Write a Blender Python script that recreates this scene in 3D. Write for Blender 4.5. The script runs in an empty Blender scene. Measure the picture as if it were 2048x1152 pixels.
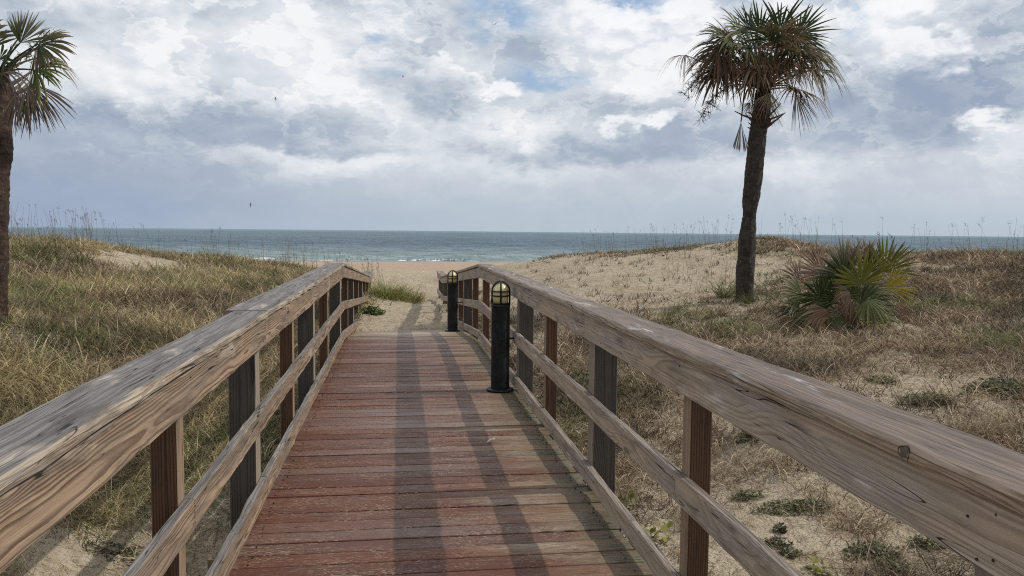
import bpy, math, random
import numpy as np
from mathutils import Matrix
rng = np.random.default_rng(11)
random.seed(5)
PI = math.pi
scene = bpy.context.scene
COL = scene.collection

# ------------------------------------------------------------------ camera model
F = 1600.0; H = 1.475
PSI, PITCH, ROLL = math.radians(8.095), math.radians(4.031), math.radians(0.567)
def _axes():
    s, c = math.sin, math.cos
    f = np.array([s(PSI)*c(PITCH), c(PSI)*c(PITCH), -s(PITCH)])
    r = np.array([c(PSI), -s(PSI), 0.0]); u = np.cross(r, f)
    return r*c(ROLL)+u*s(ROLL), u*c(ROLL)-r*s(ROLL), f
CR, CU, CF = _axes(); CO = np.array([0, 0, H])
def ray(x, y): return CF + CR*(x-1024)/F + CU*(576-y)/F
def atY(x, y, Y): d = ray(x, y); return CO + d*(Y/d[1])
def atZ(x, y, Z): d = ray(x, y); return CO + d*((Z-H)/d[2])
def atX_(x, y, X): d = ray(x, y); return CO + d*(X/d[0])
def azel(x, y):
    d = ray(x, y); d = d/np.linalg.norm(d)
    return math.atan2(d[0], d[1]), math.asin(d[2])
cam = bpy.data.cameras.new('camera'); camo = bpy.data.objects.new('camera', cam); COL.objects.link(camo)
cam.sensor_width = 36; cam.lens = 36*F/2048; cam.clip_start = 0.05; cam.clip_end = 60000
M = Matrix(((CR[0], CU[0], -CF[0], 0), (CR[1], CU[1], -CF[1], 0), (CR[2], CU[2], -CF[2], H), (0, 0, 0, 1)))
camo.matrix_world = M; scene.camera = camo

# ------------------------------------------------------------------ helpers
def lin(r, g, b):
    f = lambda c: (c/255/12.92) if c/255 <= .04045 else ((c/255+.055)/1.055)**2.4
    return (f(r), f(g), f(b))
def tag(o, label=None, cat=None, group=None, kind=None):
    if label: o['label'] = label
    if cat: o['category'] = cat
    if group: o['group'] = group
    if kind: o['kind'] = kind
    return o
def empty(name, loc, label, cat, group=None):
    o = bpy.data.objects.new(name, None); o.location = [float(v) for v in loc]; o.empty_display_size = .1
    COL.objects.link(o); return tag(o, label, cat, group)

class MB:
    """collects quads and triangles with a colour and a board coordinate per vertex"""
    def __init__(s): s.V=[]; s.Q=[]; s.T=[]; s.C=[]; s.B=[]; s.n=0
    def add(s, V, Q=None, T=None, C=None, B=None):
        V = np.asarray(V, float).reshape(-1, 3); m = len(V)
        if Q is not None and len(Q): s.Q.append(np.asarray(Q, int).reshape(-1, 4)+s.n)
        if T is not None and len(T): s.T.append(np.asarray(T, int).reshape(-1, 3)+s.n)
        s.V.append(V)
        c = np.ones((m, 3))*.5 if C is None else np.broadcast_to(np.asarray(C, float), (m, 3))
        s.C.append(c)
        s.B.append(np.zeros((m, 3)) if B is None else np.asarray(B, float))
        s.n += m
    def build(s, name, mat, parent=None, smooth=False, loc=(0, 0, 0)):
        V = np.concatenate(s.V); loc = np.asarray(loc, float)
        Q = np.concatenate(s.Q) if s.Q else np.zeros((0, 4), int)
        T = np.concatenate(s.T) if s.T else np.zeros((0, 3), int)
        me = bpy.data.meshes.new(name)
        me.vertices.add(len(V)); me.vertices.foreach_set('co', (V-loc).astype(np.float32).ravel())
        loops = np.concatenate([Q.ravel(), T.ravel()]).astype(np.int32)
        tot = np.concatenate([np.full(len(Q), 4), np.full(len(T), 3)]).astype(np.int32)
        start = np.concatenate([[0], np.cumsum(tot)[:-1]]).astype(np.int32)
        me.loops.add(len(loops)); me.loops.foreach_set('vertex_index', loops)
        me.polygons.add(len(tot)); me.polygons.foreach_set('loop_start', start); me.polygons.foreach_set('loop_total', tot)
        me.polygons.foreach_set('use_smooth', np.full(len(tot), smooth))
        c = np.ones((len(V), 4), np.float32); c[:, :3] = np.concatenate(s.C)
        a = me.attributes.new('col', 'FLOAT_COLOR', 'POINT'); a.data.foreach_set('color', c.ravel())
        b = me.attributes.new('bc', 'FLOAT_VECTOR', 'POINT'); b.data.foreach_set('vector', np.concatenate(s.B).astype(np.float32).ravel())
        me.update(calc_edges=True)
        if mat is not None: me.materials.append(mat)
        o = bpy.data.objects.new(name, me); COL.objects.link(o)
        o.location = [float(v) for v in loc]
        if parent is not None:
            o.parent = parent
            o.location = [float(v) for v in (loc-np.array(parent.location))] if parent.parent is None else [float(v) for v in (loc-np.array(parent.location)-np.array(parent.parent.location))]
        return o

def grid_quads(n, m, wrap=False):
    """n rows of m points"""
    i, j = np.meshgrid(np.arange(n-1), np.arange(m if wrap else m-1), indexing='ij')
    a = i*m+j; b = i*m+(j+1) % m
    return np.stack([a, b, b+m, a+m], -1).reshape(-1, 4)
def tube(P, R, sides=8, caps=True):
    P = np.asarray(P, float); n = len(P); R = np.broadcast_to(np.asarray(R, float), (n,))
    t = np.gradient(P, axis=0); t /= np.linalg.norm(t, axis=1)[:, None]+1e-12
    cand = np.concatenate([np.eye(3), np.cross(t[:1], t[len(t)//2:len(t)//2+1])/(np.linalg.norm(np.cross(t[:1], t[len(t)//2:len(t)//2+1]))+1e-9)]); ref = cand[np.argmin([abs(t@c).max() if np.linalg.norm(c) > .5 else 9 for c in cand])]
    a = np.cross(t, ref); a /= np.linalg.norm(a, axis=1)[:, None]+1e-12
    b = np.cross(t, a)
    th = np.linspace(0, 2*PI, sides, endpoint=False)
    V = P[:, None]+R[:, None, None]*(a[:, None]*np.cos(th)[None, :, None]+b[:, None]*np.sin(th)[None, :, None])
    V = V.reshape(-1, 3); Q = grid_quads(n, sides, True); T = []
    if caps:
        V = np.concatenate([V, P[:1], P[-1:]]); k = n*sides
        for j in range(sides):
            T.append((k, (j+1) % sides, j)); T.append((k+1, (n-1)*sides+j, (n-1)*sides+(j+1) % sides))
    return V, Q, T
def lathe(c, prof, sides=28):
    """prof: list of (radius, z)"""
    th = np.linspace(0, 2*PI, sides, endpoint=False); p = np.array(prof, float)
    V = np.stack([p[:, None, 0]*np.cos(th), p[:, None, 0]*np.sin(th), np.repeat(p[:, 1:2], sides, 1)], -1).reshape(-1, 3)+np.asarray(c)
    return V, grid_quads(len(p), sides, True)

# value noise on numpy arrays
_perm = rng.random((512, 512))
def vnoise(x, y):
    xi = np.floor(x).astype(int); yi = np.floor(y).astype(int); fx = x-xi; fy = y-yi
    fx = fx*fx*(3-2*fx); fy = fy*fy*(3-2*fy)
    g = lambda a, b: _perm[a % 512, b % 512]
    return (g(xi, yi)*(1-fx)+g(xi+1, yi)*fx)*(1-fy)+(g(xi, yi+1)*(1-fx)+g(xi+1, yi+1)*fx)*fy
def fbm(x, y, o=4):
    s = 0; a = .5
    for k in range(o): s = s+a*vnoise(x*2**k+17.3*k, y*2**k+5.1*k); a *= .5
    return s/(1-.5**o)
def sstep(a, b, x): t = np.clip((x-a)/(b-a), 0, 1); return t*t*(3-2*t)

# ------------------------------------------------------------------ node helpers
class NT:
    def __init__(s, nt): s.nt = nt; s.n = nt.nodes; s.l = nt.links
    def new(s, t, **k):
        n = s.n.new(t)
        for a, v in k.items(): setattr(n, a, v)
        return n
    def put(s, sock, v):
        if v is None: return
        if isinstance(v, bpy.types.NodeSocket): s.l.new(v, sock)
        elif isinstance(v, (tuple, list)):
            v = tuple(v)
            if sock.type == 'RGBA' and len(v) == 3: v = v+(1,)
            sock.default_value = v
        else: sock.default_value = v
    def math(s, op, a, b=None, c=None, clamp=False):
        n = s.new('ShaderNodeMath', operation=op, use_clamp=clamp)
        s.put(n.inputs[0], a); s.put(n.inputs[1], b); s.put(n.inputs[2], c); return n.outputs[0]
    def vmath(s, op, a, b=None, scale=None):
        n = s.new('ShaderNodeVectorMath', operation=op)
        s.put(n.inputs[0], a); s.put(n.inputs[1], b)
        if scale is not None: s.put(n.inputs[3], scale)
        return n.outputs[1] if op in ('LENGTH', 'DOT_PRODUCT', 'DISTANCE') else n.outputs[0]
    def mix(s, f, a, b, blend='MIX'):
        n = s.new('ShaderNodeMix', data_type='RGBA', blend_type=blend)
        s.put(n.inputs[0], f); s.put(n.inputs[6], a); s.put(n.inputs[7], b); return n.outputs[2]
    def noise(s, vec, scale, detail=4, rough=.55, dist=0, out=0, dim='3D'):
        n = s.new('ShaderNodeTexNoise', noise_dimensions=dim)
        s.put(n.inputs['Vector'], vec); s.put(n.inputs['Scale'], scale); s.put(n.inputs['Detail'], detail)
        s.put(n.inputs['Roughness'], rough); s.put(n.inputs['Distortion'], dist); return n.outputs[out]
    def ss(s, x, a, b, lo=0.0, hi=1.0, smooth=True):
        n = s.new('ShaderNodeMapRange', interpolation_type='SMOOTHSTEP' if smooth else 'LINEAR')
        for k, v in zip(range(5), (x, a, b, lo, hi)): s.put(n.inputs[k], v)
        return n.outputs[0]
    def mapping(s, vec, scale, loc=(0, 0, 0)):
        n = s.new('ShaderNodeMapping'); s.put(n.inputs[0], vec); s.put(n.inputs[1], loc); s.put(n.inputs[3], scale); return n.outputs[0]
    def sep(s, v): n = s.new('ShaderNodeSeparateXYZ'); s.put(n.inputs[0], v); return n.outputs
    def comb(s, x, y, z):
        n = s.new('ShaderNodeCombineXYZ')
        for k, v in enumerate((x, y, z)): s.put(n.inputs[k], v)
        return n.outputs[0]
    def attr(s, name, fac=False): n = s.new('ShaderNodeAttribute', attribute_name=name); return n.outputs['Fac'] if fac else (n.outputs['Vector'] if name == 'bc' else n.outputs['Color'])
def material(name):
    m = bpy.data.materials.new(name); m.use_nodes = True; t = NT(m.node_tree)
    b = t.n['Principled BSDF']; return m, t, b
def bump(t, b, h, strength, dist):
    n = t.new('ShaderNodeBump'); t.put(n.inputs['Height'], h); n.inputs['Strength'].default_value = strength; n.inputs['Distance'].default_value = dist
    t.l.new(n.outputs[0], b.inputs['Normal']); return n

# ------------------------------------------------------------------ light and sky
SUN_EL = math.radians(44.2); SUN_AZ = math.radians(90-2.0)      # azimuth clockwise from +Y
sd = np.array([math.sin(SUN_AZ)*math.cos(SUN_EL), math.cos(SUN_AZ)*math.cos(SUN_EL), math.sin(SUN_EL)])
sun = bpy.data.lights.new('sun', 'SUN'); sun.energy = 2.7; sun.angle = math.radians(.6); sun.color = (1, .95, .87)
suno = bpy.data.objects.new('sun', sun); COL.objects.link(suno)
from mathutils import Vector
suno.rotation_euler = Vector(sd).to_track_quat('Z', 'Y').to_euler()
world = bpy.data.worlds.new('World'); scene.world = world; world.use_nodes = True
def build_world():
    t = NT(world.node_tree); bg = t.n['Background']; bg.inputs['Strength'].default_value = .1
    sky = t.new('ShaderNodeTexSky', sky_type='NISHITA', sun_disc=False)
    sky.sun_elevation = SUN_EL; sky.sun_rotation = SUN_AZ; sky.air_density = 1.0; sky.dust_density = 1.2
    d = t.new('ShaderNodeTexCoord').outputs['Generated']
    d = t.vmath('NORMALIZE', d)
    x, y, z = t.sep(d)
    az = t.math('ARCTAN2', x, y); el = t.math('ARCSINE', z)
    P0 = t.comb(az, el, 0.0)
    st = t.mapping(d, (1, 1, 2.0))
    # domain warp so that the cloud masses get broken outlines
    w1 = t.vmath('SUBTRACT', t.noise(st, 9, 5, .6, out=1), (.5, .5, .5))
    w2 = t.vmath('SUBTRACT', t.noise(st, 38, 4, .6, out=1), (.5, .5, .5))
    P = t.vmath('ADD', P0, t.vmath('ADD', t.vmath('SCALE', w1, scale=.10), t.vmath('SCALE', w2, scale=.026)))
    P = t.vmath('MULTIPLY', P, (1, 1, 0))
    def blobs(src, lst, soft=0.0):
        acc = None
        for (px, py, rx, ry, w) in lst:
            a, e = azel(px, py)
            v = t.vmath('MULTIPLY', t.vmath('SUBTRACT', src, (a, e, 0)), (F/rx, F/ry, 0))
            m = t.ss(t.vmath('LENGTH', v), 1.5, soft, 0, w)
            acc = m if acc is None else t.math('ADD', acc, m)
        return acc
    field = blobs(P, [
        (250, 60, 330, 75, .22), (330, 165, 260, 60, .28), (480, 262, 330, 38, -.38), (330, 225, 260, 35, -.22), (150, 350, 360, 110, -.50),
        (500, 318, 80, 20, .22), (680, 335, 170, 28, .32), (950, 335, 300, 22, .18), (50, 30, 110, 45, -.35), (430, 20, 90, 25, -.2),
        (825, 95, 75, 34, -.5), (610, 70, 200, 80, .32), (760, 195, 170, 90, .32), (885, 200, 60, 35, -.38), (1000, 270, 190, 45, .30),
        (1065, 100, 55, 45, -.42), (1130, 300, 190, 26, -.5), (620, 300, 200, 18, -.3), (1250, 90, 200, 110, .5), (1220, 200, 120, 26, -.2), (1380, 280, 160, 45, -.35),
        (1800, 225, 270, 95, -.50), (1960, 120, 120, 120, -.46), (1995, 270, 90, 45, .5), (1700, 320, 260, 40, .2), (1760, 30, 140, 35, .4),
        (1640, 390, 45, 25, .25), (1990, 400, 130, 60, .1), (900, 420, 900, 40, -.12), (1560, 130, 120, 70, .25), (1420, 170, 120, 60, .2), (1560, 330, 160, 30, .18)], 0.0)
    st2 = t.vmath('ADD', t.mapping(d, (1, 1, 1.45)), t.vmath('SCALE', w2, scale=.05))
    big = t.noise(st, 5.5, 6, .55); fine = t.noise(st2, 22, 6, .6)
    lowfade = t.ss(el, .03, .20, .22, 1)
    n = t.math('ADD', t.math('MULTIPLY', t.math('SUBTRACT', big, .5), .55), t.math('MULTIPLY', t.math('SUBTRACT', fine, .5), .20))
    # heaped cloud layers: crisp bright rims, greyer towards the middle of each heap
    for (o, sc, amp, fall, w_) in (((3.1, 1.7, .4), 6.5, .30, 2.5, .035), ((.3, 5.2, 2.2), 12.0, .24, 2.0, .035)):
        c = t.noise(t.vmath('ADD', st2, o), sc, 6, .5)
        m = t.ss(c, .485, .485+w_)
        n = t.math('ADD', n, t.math('MULTIPLY', m, t.math('SUBTRACT', amp, t.math('MULTIPLY', t.math('SUBTRACT', c, .5), fall))))
    f = t.math('ADD', t.math('ADD', t.math('MULTIPLY', field, .80), t.math('MULTIPLY', n, lowfade)), .49)
    # relief: the same clouds taken a little nearer to the sun and up, so tops are light and undersides grey
    big2 = t.noise(t.vmath('ADD', st, (.013, .0, .024)), 5.5, 6, .55)
    rel = t.math('MULTIPLY', t.math('SUBTRACT', big, big2), 1.5)
    f = t.math('ADD', f, t.math('MULTIPLY', rel, lowfade))
    ramp = t.new('ShaderNodeValToRGB'); t.put(ramp.inputs[0], f); cr = ramp.color_ramp
    stops = [(0.0, (154, 168, 189)), (.25, (172, 184, 200)), (.45, (194, 203, 213)), (.62, (210, 217, 225)), (.8, (226, 230, 235)), (1.0, (243, 245, 247))]
    while len(cr.elements) < len(stops): cr.elements.new(.5)
    for e, (p, c) in zip(cr.elements, stops): e.position = p; e.color = lin(*c)+(1,)
    col = ramp.outputs[0]
    # thick haze bank along the horizon
    hz = t.ss(el, .0, .085, .8, 0)
    side = t.ss(az, -.45, .15)
    col = t.mix(hz, col, t.mix(side, lin(150, 166, 192)+(1,), lin(178, 192, 205)+(1,)))
    # blue gaps between the clouds
    gap = blobs(P, [(1005, 25, 75, 42, 1.0), (1080, 150, 75, 24, 1.0), (1255, 5, 75, 30, 1.1), (752, 70, 26, 20, .7), (1690, 45, 30, 40, .6), (770, 150, 26, 14, .5), (1590, -60, 400, 50, .5)], 0.2)
    gap = t.math('MULTIPLY', gap, t.ss(fine, .3, .55), clamp=True)
    skyc = t.mix(.62, t.vmath('SCALE', sky.outputs[0], scale=.1), lin(166, 194, 226)+(1,))
    col = t.mix(gap, col, skyc)
    # crisp cumulus heads
    puffs = [(1022, 180, 26, 30, 1), (992, 196, 22, 22, .9), (1288, 245, 52, 24, .85), (1226, 256, 28, 18, .75), (1345, 246, 34, 22, .75),
             (1775, 112, 62, 42, 1), (1868, 112, 62, 42, 1), (1812, 26, 95, 34, 1), (1715, 95, 40, 40, .8), (1310, 52, 90, 52, 1), (1395, 28, 55, 36, 1),
             (1165, 35, 60, 60, .9), (1985, 262, 60, 34, .62), (1925, 235, 40, 20, .5), (1042, 276, 30, 12, .5), (1985, 240, 40, 22, .3), (1215, 60, 60, 45, .9), (1560, 90, 90, 60, .7), (1250, 160, 90, 26, .7), (720, 190, 50, 22, .6), (620, 160, 60, 30, .55)]
    vb = t.new('ShaderNodeTexVoronoi', feature='F1'); t.put(vb.inputs['Vector'], t.vmath('ADD', st, t.vmath('SCALE', w2, scale=.05))); vb.inputs['Scale'].default_value = 34
    bil = t.math('SUBTRACT', .55, vb.outputs[0])
    fine3 = t.noise(st, 64, 4, .6)
    pm = t.math('MINIMUM', blobs(P, puffs, 0.15), 1.1)
    pe = t.math('ADD', pm, t.math('ADD', t.math('MULTIPLY', bil, .4), t.math('ADD', t.math('MULTIPLY', t.math('SUBTRACT', fine, .5), .6), t.math('MULTIPLY', t.math('SUBTRACT', fine3, .5), .35))))
    mask = t.ss(pe, .30, 1.0)
    up = t.vmath('ADD', P, (.008, .016, 0))
    pm2 = t.math('MINIMUM', blobs(up, puffs, 0.15), 1.1)
    lit = t.math('ADD', t.math('MULTIPLY', t.math('SUBTRACT', pm, pm2), 1.5), t.math('ADD', t.math('MULTIPLY', bil, .7), t.math('MULTIPLY', rel, 1.4)))
    pc = t.mix(t.ss(lit, -.55, .6), lin(206, 213, 224)+(1,), lin(250, 251, 253)+(1,))
    col = t.mix(t.math('MULTIPLY', mask, .85), col, pc)
    # the sky's brightness away from the view: bright veil round the sun
    sunv = t.math('POWER', t.math('MAXIMUM', t.vmath('DOT_PRODUCT', d, tuple(float(v) for v in sd)), 0.0), 18.0)
    col = t.vmath('ADD', t.vmath('SCALE', col, scale=10.0), t.vmath('SCALE', (1.0, .97, .92), scale=t.math('MULTIPLY', sunv, 6.0)))
    t.l.new(col, bg.inputs['Color'])
build_world()
scene.view_settings.view_transform = 'Standard'; scene.view_settings.look = 'None'
scene.cycles.filter_width = 1.1; scene.cycles.max_bounces = 6; scene.cycles.diffuse_bounces = 3; scene.cycles.glossy_bounces = 2; scene.cycles.transmission_bounces = 3; scene.cycles.use_denoising = False; scene.view_settings.exposure = 0; scene.view_settings.gamma = 1

# ------------------------------------------------------------------ materials
def wood(name, light, dark, grey, greyness=.5, ring=170., rough=.75, stain=None, fleck=None, wear=None, top=None, side=None, patchy=False, stain_=.5):
    """bc = (along, across, thickness) in metres with an offset of its own for every board"""
    m, t, b = material(name)
    p = t.attr('bc'); u, v, w = t.sep(p)
    lown = t.vmath('SUBTRACT', t.noise(t.mapping(p, (1.1, 6, 6)), 1.0, 3, .5, out=1), (.5, .5, .5))
    kn = t.noise(t.mapping(p, (2.0, 10, 10)), 1.0, 2, .5)
    vo = t.new('ShaderNodeTexVoronoi', feature='F1'); t.put(vo.inputs['Vector'], t.mapping(p, (.95, 4.5, 1.0))); vo.inputs['Scale'].default_value = 1
    kd = vo.outputs['Distance']
    nx, ny, nz = t.sep(lown)
    vv = t.math('ADD', v, t.math('MULTIPLY', nx, .022)); ww = t.math('ADD', w, t.math('MULTIPLY', ny, .022))
    r = t.math('SQRT', t.math('ADD', t.math('MULTIPLY', vv, vv), t.math('MULTIPLY', ww, ww)))
    r = t.math('ADD', t.math('ADD', r, t.math('MULTIPLY', kn, .006)), t.ss(kd, .34, .03, 0, .034))
    rg = t.math('FRACT', t.math('MULTIPLY', r, ring))
    late = t.math('MULTIPLY', t.ss(rg, .35, .82), t.ss(rg, 1.0, .92))
    fib = t.noise(t.mapping(p, (4, 260, 260)), 1.0, 3, .6)
    fib2 = t.noise(t.mapping(p, (1.2, 70, 70)), 1.0, 4, .6)
    col = t.mix(t.math('MULTIPLY', late, .85), light+(1,), dark+(1,))
    col = t.mix(t.ss(fib2, .45, .75, 0, .5), col, dark+(1,))
    bl = t.noise(t.mapping(p, (.9, 5, 5)), 1.7, 5, .6)
    gcol = t.mix(t.ss(fib, .35, .65), tuple(c*.72 for c in grey)+(1,), tuple(c*1.12 for c in grey)+(1,))
    gcol = t.mix(t.math('MULTIPLY', late, .4), gcol, tuple(c*.6 for c in grey)+(1,))
    col = t.mix(t.ss(bl, .62-greyness*.5, .85-greyness*.5), col, gcol)
    geo = t.new('ShaderNodeNewGeometry')
    if top is not None:
        nzz = t.sep(geo.outputs['Normal'])[2]
        tc = t.mix(t.ss(fib2, .35, .68), tuple(c*.55 for c in top)+(1,), tuple(c*1.15 for c in top)+(1,))
        tc = t.mix(t.ss(fib, .5, .72, 0, .6), tc, tuple(min(c*1.9, .6) for c in top)+(1,))
        crack = t.noise(t.mapping(p, (.7, 34, 34)), 1.0, 2, .4, dist=.4)
        crk = t.math('MULTIPLY', t.ss(t.math('ABSOLUTE', t.math('SUBTRACT', crack, .5)), .016, .003), t.ss(bl, .5, .6))
        tc = t.mix(crk, tc, (.02, .018, .017, 1))
        col = t.mix(t.ss(nzz, .6, .9), col, tc)
    if wear is not None:       # pale bleached patches
        wn = t.noise(t.mapping(p, (2.2, 11, 11)), 1.0, 4, .62)
        col = t.mix(t.math('MULTIPLY', t.ss(wn, .60, .72), t.ss(fib, .25, .6, .3, 1)), col, wear+(1,))
    # dark knots here and there
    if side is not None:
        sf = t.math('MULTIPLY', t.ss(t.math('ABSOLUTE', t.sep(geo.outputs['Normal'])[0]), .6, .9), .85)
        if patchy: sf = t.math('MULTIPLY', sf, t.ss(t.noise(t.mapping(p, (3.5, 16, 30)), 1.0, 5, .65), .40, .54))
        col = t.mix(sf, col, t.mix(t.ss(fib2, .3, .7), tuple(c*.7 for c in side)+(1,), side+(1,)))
    col = t.mix(t.math('MULTIPLY', t.ss(kd, .075, .04), .75), col, tuple(c*.35 for c in dark)+(1,))
    # old water stains and grime, and splits along the grain
    sn = t.noise(t.mapping(p, (2.0, 8, 8)), 1.0, 6, .68)
    col = t.mix(t.ss(sn, .52, .68, 0, stain_), col, t.mix(.5, col, lin(52, 42, 36)+(1,)))
    ck = t.noise(t.mapping(p, (1.1, 30, 30)), 1.0, 2, .4, dist=.5)
    col = t.mix(t.math('MULTIPLY', t.ss(t.math('ABSOLUTE', t.math('SUBTRACT', ck, .47)), .011, .003), t.ss(bl, .46, .56)), col, (.02, .016, .014, 1))
    t.put(b.inputs['Base Color'], col)
    b.inputs['Roughness'].default_value = rough; b.inputs['Specular IOR Level'].default_value = .3
    h = t.math('ADD', t.math('MULTIPLY', late, .6), t.math('ADD', t.math('MULTIPLY', fib, .6), t.math('MULTIPLY', fib2, .8)))
    bump(t, b, h, .55, .004)
    return m
W_LEFT = wood('weathered_rail_wood', lin(160, 137, 114), lin(90, 68, 52), lin(134, 118, 102), .42, 205, top=lin(120, 115, 111), wear=lin(172, 158, 142), stain_=.75)
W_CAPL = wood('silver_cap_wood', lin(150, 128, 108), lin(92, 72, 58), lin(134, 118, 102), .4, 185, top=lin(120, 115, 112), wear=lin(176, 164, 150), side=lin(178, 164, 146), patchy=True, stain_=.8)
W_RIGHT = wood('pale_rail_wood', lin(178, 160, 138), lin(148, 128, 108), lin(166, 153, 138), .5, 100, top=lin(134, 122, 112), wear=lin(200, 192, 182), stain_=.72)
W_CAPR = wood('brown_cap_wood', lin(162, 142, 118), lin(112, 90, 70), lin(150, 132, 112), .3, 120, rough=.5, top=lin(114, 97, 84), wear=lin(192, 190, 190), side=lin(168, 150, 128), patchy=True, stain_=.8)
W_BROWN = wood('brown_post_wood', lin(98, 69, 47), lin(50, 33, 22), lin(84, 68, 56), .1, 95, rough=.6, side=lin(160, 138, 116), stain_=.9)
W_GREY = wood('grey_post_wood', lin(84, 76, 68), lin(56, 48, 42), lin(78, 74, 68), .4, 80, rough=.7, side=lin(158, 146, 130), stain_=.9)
W_BEAM = wood('beam_wood', lin(140, 120, 98), lin(96, 76, 60), lin(126, 112, 98), .4, 90)

def deck_material():
    m, t, b = material('stained_deck_wood')
    p = t.attr('bc'); u, v, w = t.sep(p)          # u = world X + plank offset
    pr = t.attr('col')                            # r = plank random, g = world x, b = second random
    sc = t.new('ShaderNodeSeparateColor'); t.put(sc.inputs[0], pr); r1, wx, r2 = sc.outputs
    x = t.math('SUBTRACT', t.math('MULTIPLY', wx, 4.0), 2.0)
    fib = t.noise(t.mapping(p, (20, 230, 40)), 1.0, 4, .65)
    fl2 = t.noise(t.mapping(p, (42, 330, 40)), 1.0, 2, .6)
    fib2 = t.noise(t.mapping(p, (3.2, 75, 20)), 1.0, 5, .65)
    mot = t.noise(t.mapping(p, (1.6, 7, 7)), 1.0, 4, .6)
    red = t.mix(r1, lin(78, 47, 33)+(1,), lin(108, 63, 43)+(1,))
    red = t.mix(t.ss(fib2, .38, .66, 0, .75), red, lin(78, 46, 38)+(1,))
    red = t.mix(t.ss(r2, .55, .95, 0, .55), red, lin(112, 86, 76)+(1,))
    bare = t.mix(t.ss(fib2, .35, .7), lin(150, 126, 102)+(1,), lin(104, 82, 64)+(1,))
    grey = t.mix(t.ss(fib, .35, .65), lin(114, 98, 82)+(1,), lin(170, 156, 136)+(1,))
    # traffic wear: flecks along the grain everywhere, stain gone towards the lamp side
    xw = t.math('ADD', x, t.math('ADD', t.math('MULTIPLY', t.math('SUBTRACT', mot, .5), 1.2), t.math('MULTIPLY', t.math('SUBTRACT', r1, .5), .7)))
    worn = t.math('MULTIPLY', t.ss(xw, .42, 1.15), .85)
    fl = t.ss(fib, .54, .66)
    fleck = t.math('MULTIPLY', fl, t.ss(mot, .36, .6, .12, .85))
    col = t.mix(fleck, red, bare)
    col = t.mix(t.math('MULTIPLY', t.ss(fl2, .58, .66), t.ss(t.noise(t.mapping(p, (2.6, 9, 9)), 1.0, 3, .6), .38, .62, .1, .9)), col, lin(186, 168, 144)+(1,))
    wornc = t.mix(t.ss(mot, .4, .66), bare, grey)
    col = t.mix(t.math('MULTIPLY', worn, t.ss(fib2, .22, .5, .45, 1)), col, wornc)
    algae = t.math('MULTIPLY', t.ss(t.math('ADD', x, t.math('MULTIPLY', t.math('SUBTRACT', mot, .5), .5)), .82, 1.1), t.ss(mot, .3, .55, .5, .95))
    col = t.mix(algae, col, t.mix(t.ss(fib, .35, .7), lin(72, 66, 48)+(1,), lin(120, 112, 90)+(1,)))
    crk = t.noise(t.mapping(p, (1.3, 42, 10)), 1.0, 2, .5, dist=.5)
    col = t.mix(t.math('MULTIPLY', t.ss(t.math('ABSOLUTE', t.math('SUBTRACT', crk, .5)), .013, .003), t.ss(mot, .42, .55)), col, (.02, .014, .012, 1))
    yy = t.sep(t.new('ShaderNodeNewGeometry').outputs['Position'])[1]      # sand blown over the last planks
    sandf = t.math('MULTIPLY', t.ss(t.math('ADD', yy, t.math('MULTIPLY', t.math('SUBTRACT', mot, .5), 3.0)), 11.0, 13.9), t.ss(fl2, .3, .6, .5, 1))
    col = t.mix(t.math('MULTIPLY', sandf, .8), col, lin(176, 160, 136)+(1,))
    t.put(b.inputs['Base Color'], col)
    t.put(b.inputs['Roughness'], t.math('SUBTRACT', t.ss(mot, .3, .7, .58, .38), t.math('MULTIPLY', t.ss(r2, .75, .95), .12)))
    b.inputs['Specular IOR Level'].default_value = .26
    h = t.math('ADD', fib, t.math('MULTIPLY', fib2, 1.2))
    bump(t, b, h, .6, .004)
    return m
W_DECK = deck_material()

def plain(name, c, rough=.5, metal=0, spec=.5, nscale=0, namp=.2):
    m, t, b = material(name)
    if nscale:
        tc = t.new('ShaderNodeTexCoord').outputs['Object']
        f = t.noise(tc, nscale, 5, .6)
        t.put(b.inputs['Base Color'], t.mix(t.ss(f, .3, .7), tuple(x*(1-namp) for x in c)+(1,), tuple(min(1, x*(1+namp)) for x in c)+(1,)))
        t.put(b.inputs['Roughness'], t.ss(f, .3, .7, rough-.1, rough+.12))
    else:
        b.inputs['Base Color'].default_value = tuple(c)+(1,); b.inputs['Roughness'].default_value = rough
    b.inputs['Metallic'].default_value = metal; b.inputs['Specular IOR Level'].default_value = spec
    return m
LAMP_BLACK = plain('lamp_black_paint', (.007, .009, .010), .5, 0, .3, 11, .75)
LENS = plain('lamp_cream_lens', lin(216, 202, 146), .3, 0, .5, 6, .08)
STEEL = plain('dull_steel', (.25, .25, .25), .45, 1)

def leafy(name, trans=.35, rough=.5, spec=.4):
    m, t, b = material(name)
    c = t.attr('col')
    tc = t.new('ShaderNodeTexCoord').outputs['Object']
    n = t.noise(tc, 9, 3, .6)
    c = t.mix(.55, c, t.mix(n, (.35, .35, .35, 1), (1, 1, 1, 1)), 'MULTIPLY') if False else c
    t.put(b.inputs['Base Color'], c); b.inputs['Roughness'].default_value = rough; b.inputs['Specular IOR Level'].default_value = spec
    tr = t.new('ShaderNodeBsdfTranslucent'); t.put(tr.inputs[0], c)
    mx = t.new('ShaderNodeMixShader'); mx.inputs[0].default_value = trans
    t.l.new(b.outputs[0], mx.inputs[1]); t.l.new(tr.outputs[0], mx.inputs[2])
    t.l.new(mx.outputs[0], t.n['Material Output'].inputs[0])
    return m
GRASS = leafy('dry_grass', .3, .6, .25)
FROND = leafy('palm_leaf', .25, .6, .14)
WEED = leafy('weed_leaf', .3, .5, .35)
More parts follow.
